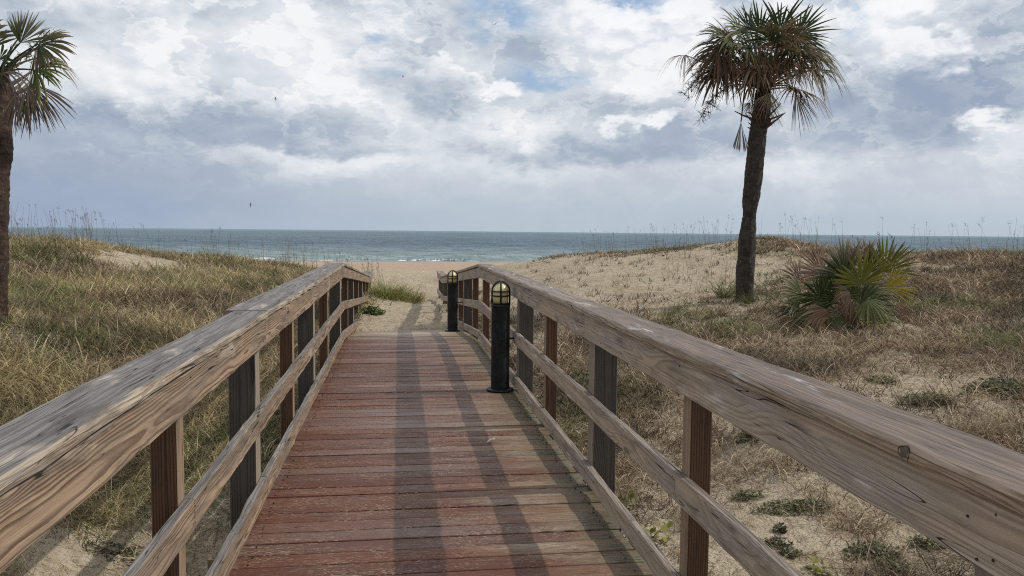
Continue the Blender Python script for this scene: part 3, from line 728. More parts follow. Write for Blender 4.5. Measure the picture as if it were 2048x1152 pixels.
zy = DECK-.073*(13.3-CREST); p2 = atZ(905, 660, zy); bollard((p2[0], p2[1], float(DECK+drop(p2[1]))+.001), 'farther black bollard lamp with caged cream lens, where the planks run into the sand')

# ------------------------------------------------------------------ grass
def blades(mb, P, az, L, el0, bend, width, c0, c1, K=4):
    """P: roots, az: heading, el0: start elevation, bend: how far each blade arches over"""
    n = len(P); t = np.linspace(0, 1, K+1)
    ang = el0[:, None]-bend[:, None]*t[None]**1.3
    ds = L[:, None]/K
    dr = np.cos(ang)*ds; dz = np.sin(ang)*ds
    rr = np.concatenate([np.zeros((n, 1)), np.cumsum(dr[:, 1:], 1)], 1); zz = np.concatenate([np.zeros((n, 1)), np.cumsum(dz[:, 1:], 1)], 1)
    sw = (rng.normal(0, .25, n)[:, None])*t[None]**2*L[:, None]*.6
    hx, hy = np.cos(az)[:, None], np.sin(az)[:, None]
    X = P[:, :1]+rr*hx-sw*hy; Yc = P[:, 1:2]+rr*hy+sw*hx; Z = P[:, 2:3]+zz
    C = np.stack([X, Yc, Z], -1)
    tw = rng.uniform(0, PI, n); sx = (-np.sin(az+tw))[:, None]; sy = (np.cos(az+tw))[:, None]
    w = width[:, None]*(1-t[None]**1.5*.9)*.5
    S = np.stack([sx*w, sy*w, 0*w], -1)
    V = np.stack([C-S, C+S], 2).reshape(-1, 3)
    k = np.arange(n)[:, None]*(2*(K+1))+np.arange(K)[None]*2
    Q = np.stack([k, k+1, k+3, k+2], -1).reshape(-1, 4)
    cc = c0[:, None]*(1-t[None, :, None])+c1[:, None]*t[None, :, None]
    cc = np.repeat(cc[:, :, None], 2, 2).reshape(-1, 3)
    mb.add(V, Q, None, cc)

# bare or thin places on the dunes: (photo x, y, radius across in m, radius along in m, strength)
BARE = [(1510, 1060, .95, .9, .95), (1850, 1110, 1.8, .8, .95), (1300, 1120, .8, 1.0, .9), (1700, 1060, 1.0, .6, .85), (1800, 1000, .8, .4, .35), (1830, 740, 1.2, 1.0, .8), (1800, 790, .8, .6, .6), (1950, 800, .6, .5, .5), (1500, 640, .7, .9, .7), (1490, 600, .9, 1.2, .6),
        (1300, 545, 3.8, 5.0, 1.0), (1150, 570, 2.6, 5.5, 1.0), (1420, 525, 2.2, 3.0, .85), (1570, 540, 1.3, 2.2, .8), (1250, 590, 2.0, 2.4, .9), (1100, 540, 4, 9, 1.0), (1060, 600, 1.3, 3.0, .9), (1450, 555, 1.5, 2.2, .9), (1380, 575, 1.6, 2.0, .8),
        (290, 490, 1.5, 3.0, 1.0), (360, 510, 1.4, 2.5, .6), (470, 545, 1.4, 2.0, .55), (210, 625, .7, 1.0, .65), (110, 590, .8, .9, .6), (60, 660, .5, .6, .5), (180, 650, .5, .5, .5), (250, 1120, 1.3, .8, 1.0), (420, 1060, .7, 1.2, .8), (590, 548, 1.2, 3, .4)]
_bare = [(gp(x, y), a, b, k) for x, y, a, b, k in BARE]+[(atY(285, 492, 21), 1.3, 3.5, 1.0)]
DENSE = [(1540, 470, 2.4, 3.0, 1.0), (1430, 480, 2.0, 2.4, .8), (1330, 492, 2.0, 2.0, .6), (1250, 690, 1.0, 2.2, .8), (1350, 680, 1.2, 1.5, .8)]
_dense = [(gp(x, y), a, b, k) for x, y, a, b, k in DENSE]
def density(X, Y):
    n = fbm(X*.55+3, Y*.55+9, 4); n2 = fbm(X*1.9, Y*1.9, 3)
    d = .30+1.7*(n-.36)+.9*(n2-.42)
    d = np.where(X < 0, d+.26, d-.04)
    jx = (fbm(X*1.3, Y*1.3+50, 3)-.5)*1.1; jy = (fbm(X*1.3+70, Y*1.3, 3)-.5)*1.1
    for q, a, b, k in _bare:
        r2 = ((X+jx-q[0])/a)**2+((Y+jy*2-q[1])/b)**2
        d = d*(1-k*np.exp(-r2**1.6))
    for q, a, b, k in _dense:
        d = np.maximum(d, k*np.exp(-((X-q[0])/a)**2-((Y-q[1])/b)**2))
    # the walk itself, the path and the beach carry no grass
    half = np.interp(Y, [-9, 13.5, 14.5, 18, 21, 24, 30, 45], [.95, 1.0, .98, .80, .95, 1.6, 4.2, 12]); cx = np.interp(Y, [0, 18, 24, 30, 45], [.19, .22, .35, .4, -1])
    d = d*sstep(-.1, .35, np.abs(X-cx)-half)
    d = d*sstep(46, 30, Y+3*(n-.5))
    return np.clip(d, 0, 1)
def palette(X, Y, n):
    """two colours for each tuft: straw, russet, grey or green by place"""
    straw = np.array([lin(182, 162, 120), lin(168, 150, 118), lin(144, 126, 96), lin(202, 186, 146)])
    brown = np.array([lin(160, 138, 112), lin(140, 116, 94), lin(108, 86, 70), lin(204, 186, 156)])
    green = np.array([lin(128, 132, 82), lin(110, 116, 72), lin(148, 148, 96), lin(98, 108, 66)])
    k = rng.integers(0, 4, n); left = X < 0
    g = fbm(X*.8+20, Y*.8+4, 3)
    base = np.where(left[:, None], straw[k], brown[k])
    br = sstep(.52, .66, fbm(X*.5+60, Y*.5, 3))*left*.8
    base = base*(1-br[:, None])+brown[k]*br[:, None]
    pg = np.where(left, sstep(.48, .68, g)*.5+.08, sstep(.52, .7, g)*.55+.04)
    crest = np.exp(-((X-gp(1540, 470)[0])/4)**2-((Y-26)/3)**2)*.5; pg = np.maximum(pg, crest)
    isg = rng.random(n) < pg
    base = np.where(isg[:, None], green[k], base)
    cl = fbm(X*1.35+31, Y*1.35+12, 3)        # darker and paler plants stand in drifts
    base = base*(np.where(left, .62, .52)+np.where(left, .56, .64)*sstep(.36, .6, cl))[:, None]
    return base*rng.uniform(.75, 1.15, (n, 1))
def build_grass():
    mb = MB()
    # tufts scattered evenly over the picture: many near roots, fewer far ones
    N = 90000
    v = rng.uniform(math.log(1.5+7), math.log(46+7), N*3); Y = np.exp(v)-7.0
    a = rng.uniform(-.62, .90, N*3); X = a*np.maximum(Y, 2)+rng.normal(0, .3, N*3)
    keep = rng.random(N*3) < density(X, Y)*np.clip((Y/9.0)**.35, .4, 1.0)
    X, Y = X[keep][:40000], Y[keep][:40000]
    n = len(X); per = rng.integers(9, 17, n)
    tc = palette(X, Y, n)
    hs = np.where(X < 0, .64, .60)*(.7+.9*fbm(X*.7+5, Y*.7+2, 3))
    idx = np.repeat(np.arange(n), per); m = len(idx)
    D = np.maximum(Y[idx], 2.0)
    rad = np.abs(rng.normal(0, .07, m))*(1+D*.03); th = rng.uniform(0, 2*PI, m)
    x = X[idx]+rad*np.cos(th); y = Y[idx]+rad*np.sin(th)
    P = np.stack([x, y, height(x, y)-.015], -1)
    L = rng.uniform(.18, .52, m)*hs[idx]
    el = np.radians(rng.uniform(20, 88, m)); bend = np.radians(np.where(P[:, 0] < 0, rng.uniform(20, 165, m), rng.uniform(40, 200, m)))
    w = (.0028+.00078*D)*rng.uniform(.7, 1.4, m)
    c = tc[idx]*rng.uniform(.6, 1.35, (m, 1))
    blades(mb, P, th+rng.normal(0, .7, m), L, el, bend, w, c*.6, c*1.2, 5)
    # single sprigs coming through the open sand
    N3 = 2600
    v = rng.uniform(math.log(6+7), math.log(48+7), N3); Y = np.exp(v)-7; X = rng.uniform(.02, .75, N3)*Y
    ok = (np.abs(X-.3) > np.interp(Y, [0, 18, 24, 30, 45], [1.3, 1.5, 2.4, 4.2, 12])) & (Y < 44-.0*X) & (rng.random(N3) < .25+.75*fbm(X*.6, Y*.6, 3)); X, Y = X[ok], Y[ok]
    n = len(X); idx = np.repeat(np.arange(n), 7); m = len(idx); th = rng.uniform(0, 2*PI, m)
    P = np.stack([X[idx]+rng.normal(0, .05, m), Y[idx]+rng.normal(0, .05, m), 0*th], -1); P[:, 2] = height(P[:, 0], P[:, 1])-.01
    c = palette(X, Y, n)[idx]*rng.uniform(.55, 1.0, (m, 1))
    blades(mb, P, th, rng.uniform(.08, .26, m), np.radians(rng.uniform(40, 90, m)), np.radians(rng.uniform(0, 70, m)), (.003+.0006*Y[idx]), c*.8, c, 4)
    # matted dead litter lying between the tufts
    N2 = 100000
    v = rng.uniform(math.log(1.5+7), math.log(34+7), N2*2); Y = np.exp(v)-7; X = rng.uniform(-.62, .9, N2*2)*np.maximum(Y, 2)
    d = density(X, Y); keep = rng.random(N2*2) < np.clip(d*1.1+.60*sstep(.46, .64, fbm(X*1.1+9, Y*1.1, 3))*((Y < 13) & (np.abs(X-.2) > 1.15)), 0, 1)
    X, Y = X[keep][:N2], Y[keep][:N2]; n = len(X)
    P = np.stack([X, Y, height(X, Y)+.004], -1); c = palette(X, Y, n)*rng.uniform(.55, 1.1, (n, 1))
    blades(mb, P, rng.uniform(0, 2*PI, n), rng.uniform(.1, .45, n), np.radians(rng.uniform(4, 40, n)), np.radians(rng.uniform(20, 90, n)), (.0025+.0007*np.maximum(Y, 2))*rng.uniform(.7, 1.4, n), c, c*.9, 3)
    tag(mb.build('dune_grass', GRASS), 'dry tangled straw coloured grass covering the dunes on both sides', None, None, 'stuff')
build_grass()

def sea_oats():
    """tall thin seed stalks standing over the dune crests"""
    mb = MB()
    rows = [(20, 190, 462, 19, 23, 62), (150, 440, 490, 22, 27, 34), (400, 760, 530, 24, 32, 66), (560, 790, 555, 22, 30, 40), (1150, 1460, 492, 24, 31, 84), (1480, 1700, 480, 21, 27, 34), (1700, 2048, 500, 17, 21, 40), (1330, 1480, 560, 15, 20, 18)]
    for xa, xb, py, ya, yb, n in rows:
        for _ in range(int(n*1.25)):
            px = rng.uniform(xa, xb); Y = rng.uniform(ya, yb); q = atY(px, py, Y); z = float(height(np.array([q[0]]), np.array([Y]))[0])
            Hh = rng.uniform(.35, 1.05)*(1.0 if px > 1100 or px < 230 else .95); lean = rng.normal(-.05, .12); k = np.linspace(0, 1, 7)
            P = np.stack([q[0]+lean*Hh*k**1.8+rng.normal(0, .004, 7), Y+rng.normal(0, .08)*k, z+Hh*k], -1)
            c = np.array(lin(128, 118, 98))*rng.uniform(.6, 1.15)
            V, Q, T = tube(P, np.linspace(.0034, .0018, 7)*(.8+Y*.01), 4, False); mb.add(V, Q, None, c)
            if rng.random() < .6:      # remains of the seed head
                for s in range(rng.integers(3, 8)):
                    b = P[-1]*(1-s*.05)+P[4]*(s*.05); e = b+np.array([rng.normal(-.02, .03), rng.normal(0, .02), rng.uniform(-.02, .07)])
                    V, Q, T = tube([b, (b+e)/2, e], [.002, .0035, .0015], 3, False); mb.add(V, Q, None, c*1.3)
            if rng.random() < .5:
                b = P[2]; az = rng.uniform(0, 2*PI, 1)
                blades(mb, np.array([b]), az, np.array([.35]), np.array([1.1]), np.array([1.5]), np.array([.012]), np.array([c]), np.array([c*1.4]), 4)
    tag(mb.build('sea_oats', GRASS), 'thin dark seed stalks standing above the dune crests against sea and sky', None, None, 'stuff')
sea_oats()

def tuft(name, loc, n, L, spread, cols, label, cat, group=None, w=.008, el=(35, 88), bend=(10, 100)):
    mb = MB(); q = np.array(loc, float); th = rng.uniform(0, 2*PI, n); r = np.abs(rng.normal(0, spread, n))
    x = q[0]+r*np.cos(th); y = q[1]+r*np.sin(th); P = np.stack([x, y, height(x, y)-.02], -1)
    c = np.array(cols)[rng.integers(0, len(cols), n)]*rng.uniform(.7, 1.2, (n, 1))
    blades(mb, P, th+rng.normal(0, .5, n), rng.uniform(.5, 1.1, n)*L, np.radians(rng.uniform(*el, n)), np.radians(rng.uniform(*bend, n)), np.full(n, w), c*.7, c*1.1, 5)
    q[2] = height(q[:1], q[1:2])[0]
    return tag(mb.build(name, GRASS, loc=q), label, cat, group)
q = atY(775, 590, 21.2); tuft('grass_clump', (-.25, 20.8, 0), 1500, .66, .34, [lin(146, 150, 88), lin(114, 126, 68), lin(126, 136, 76), lin(178, 164, 108)], 'bushy green and straw grass clump at the far end of the lampless railing', 'grass clump', w=.013)
tuft('grass_clump', (.42, 21.6, 0), 260, .40, .16, [lin(176, 150, 100), lin(160, 128, 84), lin(150, 140, 88)], 'small straw grass clump spilling onto the sand path', 'grass clump', w=.012)
g = gp(1435, 596); tuft('grass_clump', (g[0]+.15, g[1], 0), 150, .68, .10, [lin(122, 124, 84), lin(104, 110, 72), lin(146, 140, 100)], 'strappy green grass clump beside the foot of the whole palm', 'grass clump', w=.014, el=(30, 85))
g = atY(1490, 600, 14.2); tuft('grass_clump', (g[0]+.05, 14.15, 0), 110, .36, .12, [lin(96, 106, 62), lin(112, 116, 74)], 'low green grass at the front of the foot of the whole palm', 'grass clump', w=.013)
tuft('grass_clump', tuple(gp(1385, 1058)), 110, .26, .06, [lin(140, 134, 108), lin(120, 118, 88), lin(160, 148, 120)], 'grey green grass tuft on the sand seen through the railing beside the brown post', 'grass clump', w=.006)

# ------------------------------------------------------------------ low green weeds on the sand
def weed(px, py, R, n, cols, label, leaf=.022, hgt=.06, flat=1.0):
    q = gp(px, py); mb = MB(); n = int(n*.8); r = R*.92*rng.random(n)**.6; th = rng.uniform(0, 2*PI, n)
    lob = .5+.8*vnoise(np.cos(th)*2.2+px, np.sin(th)*2.2+py)
    x = q[0]+r*np.cos(th)*lob; y = q[1]+r*np.sin(th)*lob*flat; z = height(x, y)+rng.uniform(.0, 1, n)*hgt*(1-(r/R)**2*.7)
    a = rng.uniform(0, 2*PI, n); tl = np.radians(rng.uniform(-10, 60, n)); l = leaf*rng.uniform(.6, 1.3, n)
    d = np.stack([np.cos(a)*np.cos(tl), np.sin(a)*np.cos(tl), np.sin(tl)], -1); s = np.stack([-np.sin(a), np.cos(a), 0*a], -1)*.45
    C = np.stack([x, y, z], -1); lw = l[:, None]
    V = np.stack([C, C+d*lw*.5+s*lw, C+d*lw, C+d*lw*.5-s*lw], 1).reshape(-1, 3)
    c = np.array(cols)[rng.integers(0, len(cols), n)]*rng.uniform(.6, 1.2, (n, 1))
    mb.add(V, np.arange(n*4).reshape(-1, 4), None, np.repeat(c, 4, 0))
    for _ in range(7):
        b = rng.uniform(0, 2*PI); e = q+[R*.8*math.cos(b), R*.8*math.sin(b)*flat, 0]; P = np.linspace(q, e, 5); P[:, 2] = height(P[:, 0], P[:, 1])+.012
        V2, Q2, _t = tube(P, .003, 4, False); mb.add(V2, Q2, None, lin(96, 78, 58))
    q[2] = height(q[:1], q[1:2])[0]
    return tag(mb.build('beach_plant', WEED, loc=q), label, 'weed', 'green weeds on the sand')
G1 = [lin(88, 98, 58), lin(104, 110, 68), lin(74, 84, 52), lin(124, 124, 82), lin(96, 84, 60)]; G2 = [lin(78, 84, 52), lin(60, 66, 44), lin(96, 92, 62), lin(66, 50, 42)]; G3 = [lin(128, 134, 48), lin(142, 142, 60), lin(104, 118, 48)]
weed(1490, 1000, .15, 420, G1, 'small round green weed on the sand just above the widest weed patch')
weed(1592, 1022, .34, 1100, G1, 'widest green weed patch on the sand under the near railing', flat=.55)
weed(1562, 1066, .06, 160, G2, 'tiny withered dark weed tuft just below the widest green patch')
weed(1552, 1095, .14, 260, G2, 'dull brownish weed above the middle rail', flat=.6)
weed(1577, 1118, .10, 300, G1, 'bright little weed touching the sloping middle rail')
weed(1745, 1108, .24, 900, G1+G2, 'half withered weed patch near the lower picture edge, left of the bushy one', flat=.6)
weed(1856, 1100, .13, 420, G1, 'bushy round green weed close under the wide upper board')
weed(1786, 1140, .12, 260, G1, 'small green weed cut by the lower picture edge')
weed(1635, 1146, .10, 26, G3, 'yellow green round leaved seedling at the lower picture edge', leaf=.05)
weed(1500, 880, .22, 620, G1, 'green weed patch in dry grass just behind the brown post', flat=.8)
weed(1438, 632, .20, 420, G1, 'green leafy weed in front of the foot of the whole palm')
weed(1855, 806, .35, 1200, G1, 'green weed patch in thin grass below the palmetto, over the railing cap', flat=.7)
weed(1765, 765, .22, 700, G1, 'small green weed at the edge of the bare sand below the palmetto')
weed(2015, 780, .5, 1900, G2+G1, 'dark green weed patch at the picture edge opposite the left palm', flat=.7, leaf=.03)
weed(1850, 620, .6, 900, G2+G1, 'low dark green weeds beside the palmetto', flat=.7, leaf=.035)
weed(1255, 1010, .12, 26, G3, 'yellow green vine leaves on the sand just behind the grey post', leaf=.06, hgt=.16)
weed(1310, 1080, .16, 30, G3, 'scattered yellow green vine leaves beside the toe board', leaf=.055, hgt=.12)
weed(120, 590, .45, 900, G2+G1, 'dark green weed on the left dune near the cut off palm', flat=.7, leaf=.035)
weed(240, 602, .22, 420, G1, 'small green weed lower on the left dune', leaf=.03)
weed(742, 628, .28, 900, [lin(82, 104, 52), lin(96, 116, 58), lin(112, 124, 68)], 'bright leafy weed below the grass clump at the end of the lampless railing', leaf=.05, hgt=.16)
weed(235, 1105, .25, 260, G2, 'sparse weed on shaded sand under the near lampless railing', flat=.6)
weed(885, 596, .12, 160, G1, 'little green weed at the end of the railing with the lamps', leaf=.05, hgt=.15)

# ------------------------------------------------------------------ palms
def frame(d, up=(0, 0, 1)):
    d = np.asarray(d, float); d = d/np.linalg.norm(d); s = np.cross(d, up)
    if np.linalg.norm(s) < 1e-3: s = np.cross(d, (0, 1, 0))
    s /= np.linalg.norm(s); return d, s, np.cross(s, d)
def fan(mb, hub, d, nrm, R, nseg=34, spread=4.0, droop=.35, c0=(.05, .08, .03), c1=None, web=.42, fold=.35, rag=.12, tipk=1.8, tipd=.5):
    """fan leaf: narrow folded segments radiating from the hub in a plane, tips hanging"""
    d = np.asarray(d, float); d /= np.linalg.norm(d); nrm = np.asarray(nrm, float); nrm = nrm-d*(nrm@d); nrm /= np.linalg.norm(nrm)+1e-9
    s = np.cross(nrm, d); c0 = np.array(c0); c1 = c0 if c1 is None else np.array(c1)
    t = np.array([0, .2, .42, .6, .75, .88, 1.0]); nt = len(t); step = spread/nseg
    for i in range(nseg):
        a = (i+.5)/nseg*spread-spread/2+rng.normal(0, .025)
        L = R*(.72+.28*math.cos(a*.55))*rng.uniform(1-rag, 1+rag)
        v = math.cos(a)*d+math.sin(a)*s+nrm*(.16*math.cos(a*1.3)+rng.normal(0, .03)); v /= np.linalg.norm(v)
        side = -math.sin(a)*d+math.cos(a)*s
        P = hub+v[None]*(L*t)[:, None]
        dr = droop*rng.uniform(.6, 1.4)
        P[:, 2] -= L*(dr*t**2*.6+np.clip(t-.5, 0, 1)**1.6*tipd*rng.uniform(.3, 1.7))
        P += side[None]*(rng.normal(0, .05)*L*t**2)[:, None]
        wid = np.where(t < web, step*L*t*.98, step*L*web*np.clip((1-t)/(1-web), .05, 1)**.6)
        wid = np.maximum(wid, .0015)*.5
        up = nrm*fold
        Lf = P-side[None]*wid[:, None]-up[None]*wid[:, None]; Rt = P+side[None]*wid[:, None]-up[None]*wid[:, None]
        V = np.stack([Lf, P, Rt], 1).reshape(-1, 3); k = np.arange(nt-1)[:, None]*3
        Q = np.concatenate([np.concatenate([k, k+1, k+4, k+3], 1), np.concatenate([k+1, k+2, k+5, k+4], 1)])
        tt = t[:, None]**tipk*rng.uniform(.4, 1.15); tt = np.clip(tt, 0, 1)
        C = (c0*(1-tt)+c1*tt)*rng.uniform(.72, 1.2)
        mb.add(V, Q, None, np.repeat(C[:, None], 3, 1).reshape(-1, 3))
def petiole(mb, a, b, r0, r1, c, sag=.0, n=8):
    a, b = np.asarray(a, float), np.asarray(b, float); k = np.linspace(0, 1, n)[:, None]; P = a*(1-k)+b*k
    P[:, 2] += (np.sin(k[:, 0]*PI))*sag
    V, Q, T = tube(P, np.linspace(r0, r1, n), 6, False); mb.add(V, Q, None, c)
    return P[-1]-P[-2]
GREEN = lin(54, 66, 38); GREEN2 = lin(76, 86, 46); YEL = lin(126, 122, 56); TAN = lin(150, 126, 98); BRN = lin(104, 80, 60); GREY = lin(128, 114, 100); SILV = lin(186, 172, 150); DBRN = lin(78, 58, 44)
TOCAM = -np.array([CF[0], CF[1], 0.0])
def pal_frond(parent, base, hub, R, d=None, nrm=None, c0=GREEN, c1=TAN, pr=.018, name='frond', sag=.06, **kw):
    mb = MB(); base = np.asarray(base, float); hub = np.asarray(hub, float)
    pd = petiole(mb, base, hub, pr, pr*.55, np.array(c0)*1.1 if c0 is not BRN else c0, sag)
    d = hub-base if d is None else np.asarray(d, float)
    if nrm is None: nrm = np.array([0, 0, 1.])+TOCAM*.4
    fan(mb, hub, d, nrm, R, c0=c0, c1=c1, **kw)
    return mb.build(name, FROND, parent, loc=hub)
def trunk(parent, prof, Y, mat, name='trunk', tint=None, loc=None):
    """prof: (photo y, left x, right x) down the stem"""
    mb = MB(); C = []; Rr = []
    for (py, xl, xr) in prof:
        a, b = atY(xl, py, Y), atY(xr, py, Y); C.append((a+b)/2); Rr.append(np.linalg.norm(b-a)/2*.95)
    C = np.array(C); Rr = np.array(Rr); o = np.argsort(C[:, 2]); C = C[o]; Rr = Rr[o]
    n = 150; z = np.linspace(C[0, 2], C[-1, 2], n); S = 30
    cx = np.interp(z, C[:, 2], C[:, 0]); r = np.interp(z, C[:, 2], Rr)
    k = np.ones(9)/9; cx = np.convolve(np.pad(cx, 4, 'edge'), k, 'valid'); r = np.convolve(np.pad(r, 4, 'edge'), k, 'valid')
    th = np.linspace(0, 2*PI, S, endpoint=False); T, Z = np.meshgrid(th, z)
    ring = .5+.5*np.sin(Z*2*PI/.075+2.2*vnoise(T*1.5, Z*3)+T)
    rr = r[:, None]*(1+.05*(fbm(np.cos(T)*2+5, Z*3+np.sin(T)*2, 3)-.5)*2)+.004*ring+.022*(vnoise(T*4+3, Z*9)-.5)+.012*(vnoise(T*9, Z*26)-.5)
    V = np.stack([cx[:, None]+rr*np.cos(T), Y+rr*np.sin(T), Z], -1)
    B = np.stack([np.cos(T)*.2, Z, np.sin(T)*.2], -1)
    Ct = np.ones_like(V)*.5
    if tint is not None: Ct = Ct*tint(Z)[..., None]
    mb.add(V.reshape(-1, 3), grid_quads(n, S, True), None, Ct.reshape(-1, 3), B.reshape(-1, 3))
    return mb.build(name, mat, parent, True, loc=loc)
def boots(parent, c, R, n, z0, z1, col, mat=None, L=(.18, .4)):
    """stubs of old leaf stalks round the top of the stem"""
    for i in range(n):
        a = rng.uniform(0, 2*PI); z = rng.uniform(z0, z1); b = np.array([c[0]+R*math.cos(a), c[1]+R*math.sin(a), z]); out = np.array([math.cos(a), math.sin(a), rng.uniform(.2, 1.1)])
        l = rng.uniform(*L); e = b+out/np.linalg.norm(out)*l
        mb = MB(); V, Q, T = tube([b-out*.03, b+(e-b)*.5+[0, 0, -.01], e], [.022, .016, .008], 6); V[:, 2] = V[:, 2]; mb.add(V, Q, T, np.array(col)*rng.uniform(.7, 1.3)); mb.build('leaf_stub', FROND, parent, loc=b)
def flower_stalk(parent, pts_, n, col, name='seed_stalk'):
    mb = MB(); P = np.array(pts_); k = np.linspace(0, 1, 12); idx = np.linspace(0, len(P)-1, 12)
    C = np.stack([np.interp(idx, np.arange(len(P)), P[:, j]) for j in range(3)], -1)
    V, Q, T = tube(C, np.linspace(.014, .005, 12), 5, False); mb.add(V, Q, None, col)
    for i in range(n):
        f = rng.uniform(.25, 1); j = f*11; b = np.array([np.interp(j, np.arange(12), C[:, m]) for m in range(3)])
        e = b+rng.normal(0, .10, 3)*[1, 1, .8]+[0, 0, -.05]; md = (b+e)/2+rng.normal(0, .03, 3)
        V, Q, T = tube([b, md, e], [.006, .005, .003], 3, False); mb.add(V, Q, None, np.array(col)*rng.uniform(.7, 1.2))
        for _ in range(3):
            e2 = md+rng.normal(0, .05, 3); V, Q, T = tube([md, (md+e2)/2+rng.normal(0, .01, 3), e2], [.004, .0035, .002], 3, False); mb.add(V, Q, None, col)
    return mb.build(name, FROND, parent, loc=C[6])

def right_palm():
    Y = 14.5; W = lambda x, y, dy=0: atY(x, y, Y+dy)
    base = W(1489, 602); base[2] = float(height(base[:1], base[1:2])[0])
    e = empty('palm_tree', base, 'whole palm with dark stem and shaggy half dead crown behind the lamp side railing', 'palm tree', 'palms on the dunes')
    prof = [(612, 1470, 1508), (581, 1472, 1506), (544, 1473, 1508), (486, 1477, 1511), (450, 1483, 1511), (427, 1487, 1511), (405, 1486, 1516), (387, 1486, 1520), (340, 1491, 1526), (300, 1496, 1530), (266, 1499, 1533), (240, 1503, 1537), (215, 1508, 1540), (180, 1512, 1541)]
    trunk(e, prof, Y, BARK_R, loc=base)
    hc = W(1526, 180)
    boots(e, W(1524, 220), .15, 24, W(0, 215)[2], W(0, 165)[2], BRN, L=(.12, .40))
    # crown: layers from upright green spears to hanging brown fans
    for i in range(34):
        az = i*2.399963+rng.normal(0, .3); q = i/34
        el = math.radians(68-q*58+rng.normal(0, 8)); L = .62+.34*rng.random()+.10*q
        d = np.array([math.cos(az)*math.cos(el)*(1.02 if math.cos(az) < 0 else 1.12), math.sin(az)*math.cos(el), math.sin(el)])
        hub = hc+d*L+[0, 0, .06]
        gq = rng.random()
        c0, c1 = ((GREEN, GREEN2) if gq < .65 else (GREEN2, BRN)) if q < .26 else ((GREEN, TAN) if gq < .28 else ((BRN, TAN) if gq < .75 else (GREEN2, BRN)))
        if q > .5 and d[0] < .3: c0, c1 = (BRN, DBRN) if gq < .7 else (GREEN, BRN)
        if q > .78: c0, c1 = (BRN, GREY) if gq < .5 else (DBRN, BRN)
        d2 = d*np.array([1, 1, .6])+np.array([-.05, 0, .22 if q < .3 else -.25])
        pal_frond(e, hc+d*.06, hub, rng.uniform(.46, .70)*(.8 if i < 9 else 1), d=d2, c0=c0, c1=c1, droop=.1+.45*q, tipd=.25+.75*q, nseg=19, spread=rng.uniform(2.4, 4.0), sag=.03, web=rng.uniform(.36, .52), rag=.28, fold=.45)
    # fans that stand out in the outline
    for (bx, by, hx, hy, tx, ty, dy, R, c0, c1, dr) in [
        (1530, 170, 1622, 108, 1690, 112, -.3, .62, GREEN2, SILV, .75), (1530, 170, 1598, 66, 1655, 22, .1, .70, GREEN, GREEN2, .08), (1526, 160, 1560, 62, 1590, 0, -.2, .66, GREEN, GREEN, .1),
        (1522, 160, 1520, 66, 1515, 0, .2, .62, GREEN, GREEN2, .1), (1520, 165, 1462, 80, 1410, 50, -.3, .66, GREEN2, BRN, .35), (1518, 170, 1445, 102, 1385, 105, 0, .66, BRN, TAN, .7), (1520, 165, 1482, 62, 1440, 18, -.1, .66, GREEN2, TAN, .25),
        (1518, 172, 1455, 125, 1400, 150, .3, .58, BRN, DBRN, .8), (1518, 172, 1440, 95, 1400, 130, -.4, .6, DBRN, BRN, .9), (1530, 172, 1600, 128, 1640, 150, .4, .62, BRN, TAN, .8), (1524, 168, 1540, 80, 1545, 50, -.6, .58, GREEN, TAN, .5), (1520, 168, 1495, 100, 1470, 85, -.6, .56, GREEN2, BRN, .6),
        (1526, 168, 1580, 95, 1620, 80, -.5, .6, GREEN, BRN, .5), (1520, 168, 1452, 74, 1392, 44, .15, .62, GREEN2, BRN, .3), (1520, 168, 1440, 88, 1380, 92, -.2, .58, GREEN, BRN, .5), (1528, 168, 1600, 78, 1672, 60, .1, .62, GREEN, GREEN2, .25), (1528, 168, 1615, 96, 1690, 104, -.1, .56, GREEN2, BRN, .5), (1524, 168, 1500, 60, 1470, 5, .3, .6, GREEN, GREEN2, .1), (1522, 172, 1520, 112, 1515, 150, -.7, .5, BRN, TAN, .8), (1522, 172, 1565, 118, 1580, 150, -.6, .5, BRN, SILV, .8), (1518, 172, 1475, 122, 1460, 150, -.6, .5, BRN, DBRN, .8)]:
        b = W(bx, by); h = W(hx, hy, dy); d = W(tx, ty, dy*1.4)-h
        pal_frond(e, b, h, R, d=d, c0=c0, c1=c1, droop=dr, tipd=dr*1.1, nseg=22, spread=3.4, web=.45, rag=.28, fold=.4, nrm=np.array([0, 0, .9])+TOCAM*.7)
    for i in range(18):
        h = W(1528+rng.normal(0, 52), rng.uniform(70, 150), rng.normal(0, .4)); v = h-hc; v = v/np.linalg.norm(v)
        cc = [(BRN, DBRN), (BRN, TAN), (GREEN, BRN), (DBRN, BRN)][i % 4]
        pal_frond(e, hc, h, rng.uniform(.34, .52), d=v*[1, 1, .2]+[rng.normal(0, .3), rng.normal(0, .3), -.55], c0=cc[0], c1=cc[1], droop=.7, tipd=.9, nseg=20, spread=rng.uniform(2, 3.4), web=.3, rag=.35, fold=.5, pr=.014, sag=.02)
    # tattered skirt round the top of the stem
    for i in range(11):
        a = i*2*PI/11+rng.normal(0, .2); h = W(1524, 196+rng.uniform(-12, 16))+np.array([math.cos(a)*.15, math.sin(a)*.15, 0])
        mb = MB(); fan(mb, h, np.array([math.cos(a)*.55, math.sin(a)*.55, -1]), np.array([math.cos(a), math.sin(a), .3]), rng.uniform(.26, .42), nseg=9, spread=rng.uniform(.7, 1.4), droop=.1, c0=BRN if i % 2 else GREY, c1=GREY if i % 3 else DBRN, web=.3, tipd=.1, rag=.3)
        mb.build('dead_frond', FROND, e, loc=h)
